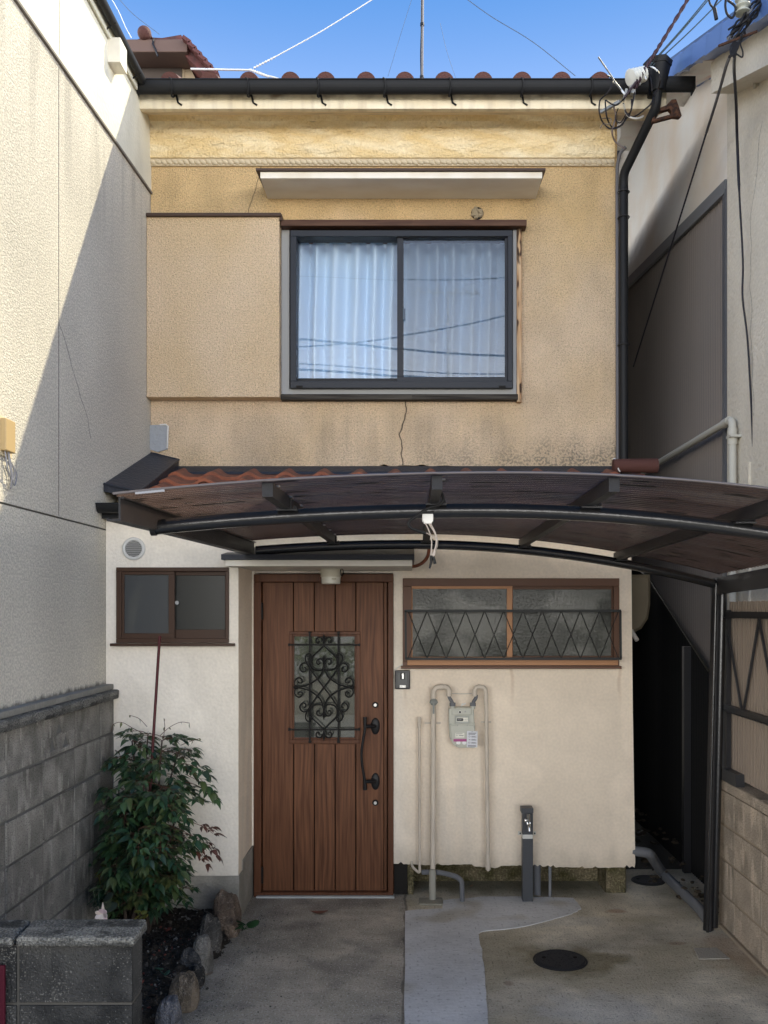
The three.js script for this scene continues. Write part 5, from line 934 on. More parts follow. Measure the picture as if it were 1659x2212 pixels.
{ // cover hanging on the alley side
  const g = (() => { const s = extrude([[0, 0.02], [0.06, 0], [0.12, 0.03], [0.165, 0.10], [0.18, 0.20], [0.18, 0.40], [0, 0.40]], 0.16, [], 0.02); s.translate(1.448, 1.70, gz(6.15)); return s; })();
  single('flue_cover', g, mat([0.15, 0.125, 0.085], 0.6), 'beige rounded cover on the alley side of the house corner', 'cover');
  { const r = rng(61), list = []; for (let i = 0; i < 150; i++) { const g = new THREE.DodecahedronGeometry(0.008 + 0.026 * r() * r(), 0); g.scale(1 + r(), 0.6, 1); g.rotateY(r() * 6); const z = lerp(-2.2, 0.42, r()), k = sst(0.6, -0.6, z); g.translate(lerp(1.80 - 0.30 * k, 1.98, r()), 0.01 + 0.09 * r() * (0.5 + k), z); list.push(g); }
  single('rubble', list, mat([0.055, 0.043, 0.03], 1), 'brown rubble heaped along the right side of the alley', 'rubble', null, 'stuff'); }
single('pipe_stub', sweep([at(1364, 1362, 6.0), at(1376, 1383, 5.95)], 0.014, 10), mat([0.5, 0.47, 0.43], 0.5), 'short pale pipe end sticking out below the beige cover', 'pipe');
}
// ------------------------------------------------------------------ rooftops behind
{
  const d = 8.6, t = thing('rear_house', [gx(340, d), 6.0, gz(d) - 0.6], 'brown walled upper house with red tiles showing behind the left eaves', 'house');
  const wallM = mat([0.085, 0.068, 0.058], 0.8), red = mat(colorTex(256, 256, 0, 0, 1.2, 1.2, (x, y) => mix3([0.17, 0.06, 0.055], [0.09, 0.045, 0.042], clamp(0.5 + fbm(x * 9, y * 9, 3)))), 0.6);
  part('wall', pbox(286, 112, 393, 200, d, 1.6), wallM, t);
  part('gable_board', [pbox(393, 113, 398, 200, d + 0.01, 0.05), (() => { const g = extrude([P2(392, 116, d), P2(396, 114, d), P2(428, 182, d), P2(426, 200, d), P2(392, 200, d)].reverse(), 0.03); g.translate(0, 0, gz(d) - 0.02); return g; })()], mat([0.50, 0.40, 0.27], 0.8), t);
  part('eave_box', pbox(268, 84, 405, 112, d - 0.25, 0.28, 0.01), mat([0.16, 0.105, 0.085], 0.55), t);
  part('gutter_strap', [sweep(pp([[332, 82], [330, 95], [336, 108], [341, 122]], d - 0.26), 0.009, 6)], M.blackMetal, t);
  const rf = part('roof', (() => { const q = d - 0.2, e = [P2(276, 92, q), P2(312, 80, q), P2(350, 82, q), P2(391, 75, q), P2(404, 97, q), P2(476, 178, q), P2(464, 184, q), P2(396, 116, q), P2(390, 96, q)]; const g = extrude(e.reverse(), 1.7); g.translate(0, 0, gz(d) - 0.05 + 0.25); return g; })(), red, t);
  for (let i = 0; i < 6; i++) { const a = at(408 + i * 11.5, 101 + i * 13, d - 0.22), g = new THREE.BoxGeometry(0.085, 0.03, 1.6); g.rotateZ(-0.62); g.translate(a.x, a.y + 0.012, a.z - 0.7); part('tile', g, red, rf); }
  const b = new THREE.SphereGeometry(0.063, 20, 14); const c = at(312, 72, d - 0.25); b.translate(c.x, c.y, c.z); const cyl = new THREE.CylinderGeometry(0.055, 0.055, 1.6, 16); cyl.rotateX(Math.PI / 2); cyl.translate(c.x, c.y - 0.005, c.z - 0.85); part('ridge_end', [b, cyl], M.upTile, rf);
}
{ // aerial on the roof
  const d = 7.4, t = thing('aerial_mast', [gx(911, d), gy(178, d), gz(d)], 'thin grey aerial mast standing on the roof against the sky', 'aerial');
  part('mast', sweep(pp([[911, 190], [913, -60]], d), 0.0125, 10), mat([0.23, 0.22, 0.22], 0.45), t);
  part('cable', sweep(curve(pp([[909.5, 178], [908.5, 120], [910, 60], [911, 0], [911.5, -60]], d - 0.02), 20), 0.004, 6), M.iron, t);
  part('clamp', [sweep(pp([[912, 50], [912, 56]], d), 0.017, 10), sweep(pp([[911.2, 164], [911.2, 169]], d), 0.017, 10)], M.blackMetal, t);
}
const wire = (name, pts, d, r, m, label, cat = 'cable', group = null) => single(name, sweep(curve(pp(pts, d), 40), r, 6), m, label, cat, group);
const thinGrey = mat([0.10, 0.13, 0.17], 0.6), whiteCable = mat([0.80, 0.80, 0.78], 0.5);
wire('guy_wire', [[838, 165], [870, 60], [892, -10]], 7.6, 0.0016, thinGrey, 'hair thin guy wire left of the aerial mast');
wire('guy_wire', [[985, 170], [965, 110], [951, 50]], 7.6, 0.0014, thinGrey, 'hair thin guy wire close right of the aerial mast');
wire('sky_wire', [[1000, -8], [1060, 35], [1150, 90], [1243, 164]], 7.0, 0.003, thinGrey, 'thin grey wire sloping down to the right across the sky');
wire('sky_wire', [[252, -8], [285, 28], [344, 74]], 8.0, 0.0025, thinGrey, 'thin dark wire in the sky above the left eaves');
wire('white_cable', [[812, -6], [752, 32], [690, 70], [640, 98], [590, 125], [550, 146]], 7.2, 0.005, whiteCable, 'white cable rising steeply to the right across the blue sky');
wire('white_cable', [[240, -4], [256, 24], [272, 60], [284, 82]], 7.6, 0.003, whiteCable, 'white twisted cable dropping above the left eaves');
{ // white arm with its spiral-wrapped cable
  const d = 7.0, t = thing('aerial_stay', [gx(414, d), gy(149, d), gz(d)], 'white horizontal stay with wrapped cable above the tile ends', 'cable stay');
  part('arm', sweep(pp([[412, 149], [540, 151.5]], d), 0.008, 8), whiteCable, t);
  part('cable', sweep(curve(pp([[538, 150], [556, 157], [575, 163], [592, 167], [612, 174]], d), 20), 0.007, 6), whiteCable, t);
  part('wrap', [0, 1, 2, 3, 4, 5, 6, 7, 8].map((i) => { const s = new THREE.SphereGeometry(0.0105, 8, 6), p = at(542 + i * 4.6, 151.5 + i * 1.7, d); s.translate(p.x, p.y, p.z); return s; }), whiteCable, t);
  part('wrap', [0, 1, 2, 3, 4, 5, 6, 7].map((i) => { const s = new THREE.SphereGeometry(0.009, 8, 6), p = at(550 + i * 6, 146 - i * 3.1, d + 0.2); s.translate(p.x, p.y, p.z); return s; }), whiteCable, t);
}
// ------------------------------------------------------------------ service cables at the corner of the eaves
{
  const d = 5.86, t = thing('service_insulator', [gx(1370, d), gy(175, d), gz(d)], 'white ribbed insulator with looped cables at the right end of the gutter', 'insulator');
  const p = []; for (let i = 0; i <= 28; i++) { const y = i / 28; p.push(new THREE.Vector2(i === 0 || i === 28 ? 0.0 : 0.040 + 0.008 * Math.sin(y * 2 * Math.PI * 4.5) + 0.006 * (1 - y), (y - 0.5) * 0.12)); }
  const g = new THREE.LatheGeometry(p, 24), c = at(1376, 164, d); g.rotateZ(-1.15); g.rotateY(0.35); g.translate(c.x, c.y, c.z);
  part('insulator', g, mat([0.66, 0.66, 0.60], 0.28), t);
  const K = (a, b, q = d) => at(1293.75 + a * 0.1386, 115 + b * 0.1386, q);
  part('clamp', [bar(K(560, 480), K(520, 640), 0.03, 0.025), bar(K(640, 470), K(480, 540), 0.02), bar(K(430, 560), K(380, 740), 0.016), bar(K(330, 750), K(30, 920, 5.95), 0.018), bar(K(560, 600), K(500, 900), 0.010)], mat([0.30, 0.30, 0.28], 0.5, { metalness: 0.3 }), t);
  const blk = mat([0.022, 0.018, 0.018], 0.45), L = (pts, r = 0.0048, m = blk) => part('cable_loop', sweep(curve(pts.map(([a, b], i) => K(a, b, d - 0.02 + 0.03 * Math.sin(i * 1.9))), 60), r, 7), m, t);
  L([[130, 345], [205, 390], [210, 470], [150, 600], [30, 720], [5, 800], [10, 940], [50, 1060], [140, 1160], [240, 1175], [360, 1120], [430, 980], [500, 900], [510, 720]]);
  L([[400, 700], [330, 770], [250, 810], [160, 770], [105, 735], [105, 850], [120, 980], [160, 1090], [220, 1160], [330, 1130], [430, 1020], [480, 950], [560, 600]]);
  L([[300, 860], [270, 940], [270, 1050], [310, 1085], [370, 1040], [420, 950]], 0.0035);
  L([[380, 780], [400, 860], [430, 930], [480, 985], [560, 985], [660, 920], [800, 800], [860, 680]], 0.005);
  L([[385, 790], [420, 930], [500, 1005], [600, 1020], [690, 985]], 0.007, mat([0.50, 0.47, 0.40], 0.5));
  L([[230, 830], [260, 960], [230, 1120], [205, 1230], [250, 1370], [330, 1440], [400, 1485]], 0.0055, mat([0.17, 0.13, 0.11], 0.5));
  L([[40, 1015], [170, 1015], [190, 1050], [180, 1095], [60, 1110], [20, 1170]], 0.0035, mat([0.25, 0.20, 0.14], 0.6));
  L([[760, 215], [860, 230], [930, 310], [955, 430], [920, 560], [850, 650]], 0.005);
  L([[740, 240], [790, 340], [820, 470], [830, 590]], 0.004);
  L([[720, 240], [700, 300], [735, 405]], 0.005, whiteCable); L([[750, 240], [780, 215], [860, 230], [915, 280]], 0.0055, whiteCable);
  L([[-10, 60], [100, 220], [190, 350], [280, 490], [400, 640]], 0.005, mat([0.16, 0.16, 0.155], 0.5)); L([[250, 450], [300, 510], [400, 640]], 0.0065, whiteCable);
  L([[860, 0], [720, 240], [560, 470], [400, 690]], 0.008, mat([0.05, 0.035, 0.04], 0.5));
}
{ const tw = []; for (const ph of [0, Math.PI]) { const q = pp([[1372, 190], [1393, 150], [1430, 90], [1487, -4], [1496, -20]], 5.84), c = curve(q, 120); tw.push(sweep(c.map((p, i) => { const a = i * 0.5 + ph; return V(p.x + 0.006 * Math.cos(a), p.y, p.z + 0.006 * Math.sin(a)); }), 0.0085, 6)); }
  single('service_cable', tw, mat([0.055, 0.030, 0.036], 0.5), 'thick twisted dark red service cable rising from the insulator', 'cable'); }
for (const [a, b, w] of [[[1402, 142], [1535, -12], 'uppermost'], [[1404, 142], [1545, -18], 'middle'], [[1410, 142], [1568, -10], 'lowest']]) wire('sky_cable', [a, [lerp(a[0], b[0], 0.5), lerp(a[1], b[1], 0.5) + 3], b], 5.9, 0.0042, mat([0.05, 0.075, 0.085], 0.5), `${w} of three thin cables running up right of the twisted cable`);
{ // cables gathered under the neighbour's eave
  const d = 4.55, t = thing('cable_cluster', [gx(1590, d), gy(90, d), gz(d)], 'tangle of black cables round an insulator under the right eave', 'cables');
  const K = (a, b, q = d) => at(1265 + a * 0.2374, b * 0.2374, q), r = rng(77), blk = mat([0.02, 0.02, 0.022], 0.5);
  const p = []; for (let i = 0; i <= 24; i++) { const y = i / 24; p.push(new THREE.Vector2(i === 0 || i === 24 ? 0 : 0.030 + 0.009 * Math.sin(y * 2 * Math.PI * 3), (y - 0.5) * 0.10)); }
  const g = new THREE.LatheGeometry(p, 22), c = K(1430, 40); g.translate(c.x, c.y, c.z); part('insulator', g, mat([0.42, 0.43, 0.36], 0.3), t);
  for (let i = 0; i < 11; i++) { const pts = []; let x = 1630 - r() * 60, y = -20 + r() * 40; for (let k = 0; k < 7; k++) { pts.push(K(x, y, d + (r() - 0.5) * 0.05)); x += -38 - 10 * r() + (r() - 0.5) * 46; y += 56 + (r() - 0.5) * 50; } part('cable', sweep(curve(pts, 44), 0.0042 + 0.003 * r(), 6), i === 4 ? M.pvc : blk, t); }
  const L = (pts, rr, m = blk) => part('cable', sweep(curve(pts.map(([a, b]) => K(a, b)), 40), rr, 7), m, t);
  L([[1275, 0], [1272, 60], [1290, 130], [1330, 162], [1355, 130], [1360, 60], [1290, 0]], 0.006); L([[1120, -10], [1135, 40], [1165, 80], [1190, 175]], 0.005); L([[1200, -5], [1175, 50], [1170, 80]], 0.005);
  part('cable_sleeve', sweep([K(1172, 78), K(1190, 176)], 0.010, 8), blk, t);
  L([[1440, 260], [1452, 330], [1400, 340], [1350, 380], [1318, 440], [1330, 510], [1380, 450], [1400, 370]], 0.0045); L([[1440, 330], [1410, 400], [1430, 470], [1425, 520], [1370, 490]], 0.004);
  for (let i = 0; i < 5; i++) L([[1350 + i * 13, 380], [1335 + i * 10, 440], [1320 + i * 12, 505]], 0.0035);
  part('iron_arm', [bar(K(1210, 418), K(1560, 285), 0.010), bar(K(1245, 395), K(1248, 415), 0.012)], M.rust, t);
}
{ const K = (a, b, q) => at(1265 + a * 0.2374, b * 0.2374, q), m = mat([0.022, 0.022, 0.03], 0.45);
  single('drop_cable', [sweep(curve([K(1312, 515, 4.6), K(1280, 600, 4.8), K(1225, 800, 5.1), K(1165, 1000, 5.45), K(1100, 1205, 5.75)], 30), 0.0085, 8), sweep(curve([K(1100, 1205, 5.75), at(1437, 572, 6.6), at(1368, 792, 7.6)], 30), 0.006, 7)], m, 'straight black cable slanting down left across the corrugated cladding', 'cable');
  single('drop_cable', [sweep(curve([K(1355, 510, 4.7), K(1352, 640, 4.9), K(1370, 950, 5.2), at(1592, 290, 5.4), at(1597, 416, 5.4), at(1605, 575, 5.4), at(1604, 640, 5.4), at(1614, 725, 5.4), at(1622, 860, 5.4), at(1627, 968, 5.4), at(1632, 1060, 5.4)], 80), (s) => s < 0.4 ? 0.0085 : 0.006, 8)], m, 'wavy black cable hanging down the pale right plaster wall', 'cable');
  single('cream_conduit', [sweep(bend([K(1600, 120, 5.2), K(1610, 220, 5.2), K(1580, 420, 5.2), K(1535, 800, 5.3), K(1560, 770, 5.3), K(1640, 745, 5.3)], 0.03), 0.009, 8), sweep(curve([K(1560, 180, 5.18), K(1565, 240, 5.18), K(1540, 300, 5.18), K(1500, 290, 5.18)], 20), 0.006, 6), sweep(curve([K(1590, 165, 5.18), K(1620, 200, 5.18), K(1590, 215, 5.18), K(1600, 300, 5.18)], 20), 0.006, 6)], mat([0.46, 0.42, 0.34], 0.5), 'cream conduit bundle bent under the right eave', 'conduit');
}
// across the street, seen mirrored in the glass: cables, an aerial and a hedge
for (const [y, y2, z, r, sag, w] of [[7.7, 7.6, 16, 0.018, 0.25, 'lowest'], [7.95, 7.75, 16.1, 0.03, 0.2, 'second'], [8.15, 7.9, 16.3, 0.014, 0.2, 'third'], [8.75, 8.1, 16.2, 0.028, 0.2, 'fourth'], [8.6, 11.2, 16.4, 0.02, 0.3, 'steepest'], [10.5, 10.9, 16.6, 0.014, 0.25, 'topmost']]) single('street_cable', sweep(curve([V(-14, y + sag, z), V(-3, y, z), V(1, lerp(y, y2, 0.3) - sag, z), V(5, lerp(y, y2, 0.6) - 0.5 * sag, z), V(14, y2 + sag, z)], 30), r, 6), M.iron, `${w} black street cable mirrored in the upper window`, 'cable');
{
  const t = thing('television_aerial', [0.9, 0, 16], 'pale television aerial on a thin pole mirrored in the right upper pane', 'aerial'), m = mat([0.75, 0.75, 0.73], 0.4);
  part('pole', sweep([V(0.9, 0, 16), V(0.9, 9.75, 16)], 0.022, 8), m, t);
  part('boom', bar(V(0.2, 9.95, 16.3), V(1.7, 9.7, 15.7), 0.03), m, t); for (let i = 0; i < 7; i++) { const k = i / 6, x = lerp(0.25, 1.65, k), y = lerp(9.95, 9.72, k), z = lerp(16.28, 15.72, k); part('element', bar(V(x - 0.12, y, z - 0.28), V(x + 0.12, y, z + 0.28), 0.014), m, t); }
}
{ // clipped hedge over a low block wall
  const r = rng(41), N = 5200, g = new THREE.PlaneGeometry(0.075, 0.04), im = new THREE.InstancedMesh(g, mat([1, 1, 1], 0.5, { transmission: 0.3, thickness: 0 }), N), m4 = new THREE.Matrix4(), q = new THREE.Quaternion(), e = new THREE.Euler(), c = new THREE.Color();
  for (let i = 0; i < N; i++) { const x = lerp(-3.2, 3.4, r()), h = 1.3 + 0.35 * noise(x * 0.9, 2) + 0.25 * noise(x * 2.6, 5); e.set(r() * 6, r() * 6, r() * 6); q.setFromEuler(e); m4.compose(V(x, lerp(0.55, h, Math.pow(r(), 0.8)), 10.9 + (r() - 0.5) * 0.5), q, V(1, 1, 1)); im.setMatrixAt(i, m4); const k = r(); c.setRGB(0.06 + 0.10 * k, 0.10 + 0.10 * k, 0.025 + 0.02 * k); im.setColorAt(i, c); }
  im.name = 'hedge'; shade(im); tag(im, 'green hedge mirrored in the glass of the front door', 'hedge', null, 'stuff'); scene.add(im);
  single('street_wall', box(-3.6, 3.8, -0.05, 0.62, 10.5, 10.65, 0.01), M.concrete, 'low grey wall under the hedge mirrored in the door glass', 'wall');
}

// ------------------------------------------------------------------ planting bed
{
  const bx0 = -1.785, bx1 = -0.98, z0 = 0.47, z1 = 2.62, nx = 60, nz = 130, pos = [], idx = [];
  const right = (z) => lerp(-1.03, -1.10, clamp((z - 0.6) / 1.2)) ;
  const hgt = (x, z) => 0.075 + 0.03 * fbm(x * 3, z * 3, 3) + 0.016 * noise(x * 26, z * 26) + 0.012 * noise(x * 55, z * 55) - 0.10 * sst(-0.10, 0.06, x - right(z));
  for (let j = 0; j <= nz; j++) for (let i = 0; i <= nx; i++) { const x = lerp(bx0, bx1, i / nx), z = lerp(z0, z1, j / nz); pos.push(x, hgt(x, z), z); }
  for (let j = 0; j < nz; j++) for (let i = 0; i < nx; i++) { const a = j * (nx + 1) + i, b = a + nx + 1; idx.push(a, b, a + 1, a + 1, b, b + 1); }
  const g = new THREE.BufferGeometry(); g.setAttribute('position', new THREE.Float32BufferAttribute(pos, 3)); g.setIndex(idx); g.computeVertexNormals();
  single('soil_bed', planarUV(g), mat(colorTex(512, 512, 0, 0, 0.7, 0.7, (x, y) => mul(mix3([0.030, 0.026, 0.021], [0.060, 0.052, 0.042], clamp(0.5 + noise(x * 45, y * 45))), 1)), 0.97, { bumpMap: roughTile, bumpScale: 0.008 }), 'dark soil of the planting bed at the foot of the shrub', null, null, 'structure');
  // grit, bark crumbs and little stones
  const geo = new THREE.IcosahedronGeometry(1, 0), N = 5200, im = new THREE.InstancedMesh(geo, mat([1, 1, 1], 0.9), N), r = rng(99), m4 = new THREE.Matrix4(), q = new THREE.Quaternion(), e = new THREE.Euler(), col = new THREE.Color();
  for (let i = 0; i < N; i++) { const z = lerp(0.5, 2.6, r()), x = lerp(-1.78, right(z) + 0.05, r()), s = 0.003 + 0.007 * r() * r() + (r() < 0.02 ? 0.008 : 0); e.set(r() * 6, r() * 6, r() * 6); q.setFromEuler(e); m4.compose(V(x, hgt(x, z) + s * 0.3, z), q, V(s * (0.7 + r()), s * 0.6, s * (0.7 + r() * 1.2))); im.setMatrixAt(i, m4); const k = r(); if (k < 0.62) col.setRGB(0.035, 0.03, 0.025); else if (k < 0.85) col.setRGB(0.10, 0.09, 0.078); else if (k < 0.96) col.setRGB(0.21, 0.20, 0.18); else col.setRGB(0.14, 0.05, 0.04); im.setColorAt(i, col); }
  im.name = 'soil_grit'; shade(im); tag(im, 'loose grit and crumbs on the dark planting soil', 'grit', null, 'stuff'); scene.add(im);
  const gr = new THREE.InstancedMesh(geo, mat([1, 1, 1], 0.9), 900), r2 = rng(123);
  for (let i = 0; i < 900; i++) { const z = lerp(0.3, 2.7, r2()), edge = right(z) + 0.10 + 0.55 * r2() * r2() * r2(), s = 0.0018 + 0.004 * r2() * r2(); e.set(r2() * 6, r2() * 6, 0); q.setFromEuler(e); m4.compose(V(edge, s * 0.3, z), q, V(s, s * 0.7, s)); gr.setMatrixAt(i, m4); const k = r2(); col.setRGB(0.10 + 0.25 * k * k, 0.095 + 0.24 * k * k, 0.08 + 0.22 * k * k); gr.setColorAt(i, col); }
  gr.name = 'paving_grit'; shade(gr); tag(gr, 'scattered grit on the concrete beside the border stones', 'grit', null, 'stuff'); scene.add(gr);
  for (const [a, b, w] of [[[385, 1954], [432, 1966], 'upper'], [[355, 2108], [390, 2124], 'lower']]) single('twig', sweep(curve([onGround(a[0], a[1], 0.10), onGround((a[0] + b[0]) / 2, (a[1] + b[1]) / 2 - 1, 0.103), onGround(b[0], b[1], 0.10)], 8), 0.003, 5), mat([0.16, 0.13, 0.10], 0.8), `${w} dry twig lying on the dark soil`, 'twig');
  // the border stones
  const stone = (px, pyTop, pyBase, wpx, seed, c, label, lean = 0) => {
    const b = onGround(px, pyBase), s = F / (D0 - b.z), h = (pyBase - pyTop) / s, w = wpx / s, g0 = new THREE.IcosahedronGeometry(1, 5), p = g0.attributes.position;
    for (let i = 0; i < p.count; i++) { const v = V(p.getX(i), p.getY(i), p.getZ(i)); const n = 0.17 * noise(v.x * 1.6 + seed * 3, v.y * 1.6 + v.z * 1.1 + seed) + 0.07 * noise(v.x * 4 + seed, v.y * 2.2 + v.z * 3) + 0.05 * Math.abs(noise(v.x * 9 + v.z * 4, v.y * 3 + seed)); const k = 1 + n; const cub = 1 / Math.pow(Math.abs(v.x) ** 3.2 + Math.abs(v.y) ** 3.2 + Math.abs(v.z) ** 3.2, 1 / 3.2); const f = k * lerp(1, cub, 0.5); p.setXYZ(i, v.x * f * w * 0.5 + lean * v.y * w * 0.3, v.y * f * h * 0.62, v.z * f * w * 0.55); }
    g0.computeVertexNormals(); g0.translate(b.x, h * 0.42, b.z - w * 0.3);
    const uvp = planarUV(g0);
    const m = mat(colorTex(256, 256, 0, 0, 0.4, 0.4, (x, y) => { const f = fbm(x * 16 + seed * 5, y * 9, 4), v = sst(0.06, 0.0, Math.abs(fbm(x * 20 + y * 8, y * 26 - x * 9 + seed, 3))); return mix3(mul(mix3(c, mul(c, 0.5), clamp(0.5 + 1.2 * f)), 0.95 + 0.2 * noise(x * 150, y * 150)), [0.42, 0.38, 0.33], 0.45 * v); }), 0.85, { bumpMap: roughTile, bumpScale: 0.008 });
    single('border_stone', uvp, m, label, 'stone', 'border stones along the planting bed');
  };
  stone(487, 1938, 2024, 58, 1, [0.22, 0.165, 0.125], 'largest pinkish brown border stone at the house corner', -0.15);
  stone(450, 1984, 2062, 46, 2, [0.115, 0.11, 0.10], 'dull grey border stone just before the largest one');
  stone(434, 2028, 2106, 42, 3, [0.25, 0.24, 0.215], 'tall pale rounded border stone in the middle of the row');
  stone(408, 2058, 2112, 48, 4, [0.085, 0.085, 0.085], 'low dark grey border stone behind the pale tall one');
  stone(428, 2090, 2130, 26, 9, [0.07, 0.068, 0.064], 'small dark stone wedged between pale and brown border stones');
  stone(394, 2112, 2186, 58, 5, [0.22, 0.18, 0.135], 'ridged tan border stone with a flat top', 0.1);
  stone(362, 2164, 2252, 52, 6, [0.17, 0.175, 0.195], 'bluish grey border stone nearest the viewer', 0.1);
}
// ------------------------------------------------------------------ the shrub
{
  const r = rng(2024), base = V(gx(300, 5.05), 0.07, gz(5.05));
  const shrub = thing('nandina_shrub', [base.x, 0.05, base.z], 'bushy dark green shrub with pointed leaflets growing in the corner bed', 'shrub');
  const leafGeo = (len, wid, fold, droop) => { const pos = [], idx = [], n = 5; for (let i = 0; i <= n; i++) { const t = i / n, w = wid * Math.pow(Math.sin(Math.PI * Math.pow(t, 0.68)), 1.15) * (i === n ? 0 : 1), z = -droop * t * t * len; pos.push(-w, z + fold * w, t * len, 0, z, t * len, w, z + fold * w, t * len); } for (let i = 0; i < n; i++) { const a = i * 3; idx.push(a, a + 3, a + 1, a + 1, a + 3, a + 4, a + 1, a + 4, a + 2, a + 2, a + 4, a + 5); } const g = new THREE.BufferGeometry(); g.setAttribute('position', new THREE.Float32BufferAttribute(pos, 3)); g.setIndex(idx); g.computeVertexNormals(); return g; };
  const geos = [leafGeo(0.076, 0.0175, 0.35, 0.2), leafGeo(0.060, 0.015, 0.3, 0.45), leafGeo(0.092, 0.020, 0.45, 0.3), leafGeo(0.046, 0.0125, 0.25, 0.1)];
  const lm = (c, t = 0.25) => mat(c, 0.42, { transmission: t, thickness: 0 });
  const greens = [lm([0.026, 0.072, 0.032]), lm([0.038, 0.094, 0.038]), lm([0.058, 0.116, 0.042]), lm([0.020, 0.054, 0.030]), lm([0.085, 0.12, 0.042])], yellow = [lm([0.10, 0.115, 0.035]), lm([0.075, 0.10, 0.035])], reds = [lm([0.135, 0.052, 0.035]), lm([0.10, 0.045, 0.03])];
  const woody = mat([0.055, 0.042, 0.034], 0.85), twigM = mat([0.11, 0.055, 0.040], 0.7), redTwig = mat([0.16, 0.06, 0.045], 0.6);
  const stems = [], twigs = [], rTwigs = [], leaves = [];
  // a compound frond: a drooping stalk with threes of leaflets
  const frond = (o, dir, len, kind, big = 1) => {
    const side = dir.clone().cross(V(0, 1, 0)).normalize(), pts = []; for (let i = 0; i <= 5; i++) { const t = i / 5; pts.push(o.clone().add(dir.clone().multiplyScalar(len * t)).add(V(0, -0.45 * len * t * t, 0))); }
    (kind === 'red' ? rTwigs : twigs).push(sweep(pts, (t) => 0.0022 - 0.0011 * t, 4, false));
    const put = (p, d, s) => leaves.push({ p, d, s, kind });
    const fan = (p, d0, s0, n) => { const sd = d0.clone().cross(V(0, 1, 0)).normalize(); for (let k = 0; k < n; k++) { const q = n === 1 ? 0 : (k / (n - 1) - 0.5) * 2, d = d0.clone().addScaledVector(sd, q * 1.15).add(V(0, -0.15 - 0.45 * r() - 0.15 * Math.abs(q), 0)).normalize(); put(p.clone().addScaledVector(d, 0.006), d, s0 * (1.05 - 0.25 * Math.abs(q)) * (0.85 + 0.3 * r())); } };
    for (const i of [3, 4]) for (const q of [-1, 1]) { const d = dir.clone().addScaledVector(side, q * 1.1).add(V(0, 0.1, 0)).normalize(), p2 = pts[i].clone().addScaledVector(d, 0.03 * big); (kind === 'red' ? rTwigs : twigs).push(sweep([pts[i], p2], 0.0012, 3, false)); fan(p2, d, big * 0.9, 3); }
    fan(pts[5], dir, big, 5);
  };
  const tips = [[262, 1650, 5.10], [285, 1600, 5.15], [320, 1585, 5.12], [350, 1600, 5.05], [385, 1625, 5.12], [265, 1720, 4.90], [310, 1690, 4.82], [350, 1700, 4.80], [388, 1720, 4.95], [245, 1780, 5.0], [300, 1790, 4.72], [350, 1800, 4.72], [255, 1850, 4.85], [380, 1790, 4.85], [330, 1740, 5.2], [255, 1700, 5.25]];
  tips.forEach(([px, py, d], n) => {
    const tip = at(px, py, d), b0 = base.clone().add(V((r() - 0.5) * 0.14, 0, (r() - 0.5) * 0.14)), mid = b0.clone().lerp(tip, 0.5).add(V((r() - 0.5) * 0.06, 0.06, (r() - 0.5) * 0.06)), pts = curve([b0, mid, tip], 14);
    stems.push(sweep(pts, (t) => 0.010 - 0.006 * t, 7, false));
    for (let i = 4; i <= 14; i++) { const k = i > 12 ? 3 : i % 3 ? 1 : 2; for (let j = 0; j < k; j++) {
      const a = r() * 6.283, dir = V(Math.cos(a), -0.25 + 0.9 * r(), Math.sin(a) * 0.9).normalize(); if (dir.x < -0.3 && pts[i].x < -1.62) dir.x *= -0.4; frond(pts[i], dir.normalize(), 0.09 + 0.09 * r(), 'green', 0.72 + 0.4 * r());
    } }
  });
  for (let i = 0; i < 26; i++) { const p = at(240 + 150 * r(), 1880 + 60 * r(), 4.75 + 0.25 * r()); const a = r() * 6.283; frond(p, V(Math.cos(a), 0.2, Math.sin(a)).normalize(), 0.10, r() < 0.55 ? 'yellow' : 'green', 0.75); }
  for (const [px, py, dx, dy] of [[392, 1775, 1, 0.05], [400, 1800, 1, -0.25], [388, 1800, 0.9, -0.5]]) frond(at(px, py, 4.92), V(dx, dy, 0.25 * (r() - 0.5)).normalize(), 0.17, 'red', 0.85);
  for (const [px, py, dx, dy] of [[400, 1690, 1, 0.0], [390, 1650, 0.95, 0.1], [400, 1660, 0.8, -0.25]]) frond(at(px, py, 5.0), V(dx, dy, 0.2).normalize(), 0.16, 'green', 0.95);
  // bare airy flower stalks at the top
  for (const l of [[[310, 1585], [285, 1572], [262, 1560], [245, 1565], [240, 1580]], [[318, 1570], [300, 1552], [280, 1545]], [[345, 1590], [365, 1572], [390, 1560], [410, 1562]], [[390, 1610], [415, 1600], [432, 1595]], [[352, 1600], [356, 1570], [354, 1552]], [[400, 1672], [430, 1688], [450, 1700]], [[262, 1640], [256, 1625], [248, 1620]]]) { twigs.push(sweep(curve(pp(l, 5.05), 12), 0.0016, 4, false)); l.forEach(([x, y], i) => { if (i) leaves.push({ p: at(x, y, 5.05), d: V(r() - 0.3, -0.6, r() - 0.5).normalize(), s: 0.36, kind: 'yellow' }); }); }
  part('stem', stems, woody, shrub); part('twig', twigs, twigM, shrub); part('twig', rTwigs, redTwig, shrub);
  // what shows largest: nearest to the viewer and outermost first
  const eye = V(0, EYE, D0); leaves.forEach((l) => { l.v = l.p.distanceTo(eye) - 0.8 * l.s * 0.1 - (l.kind === 'green' ? 0 : 0.25); });
  leaves.sort((a, b) => a.v - b.v);
  const rest = { green: [[], [], [], [], []], yellow: [[], []], red: [[], []] }, X = V(1, 0, 0);
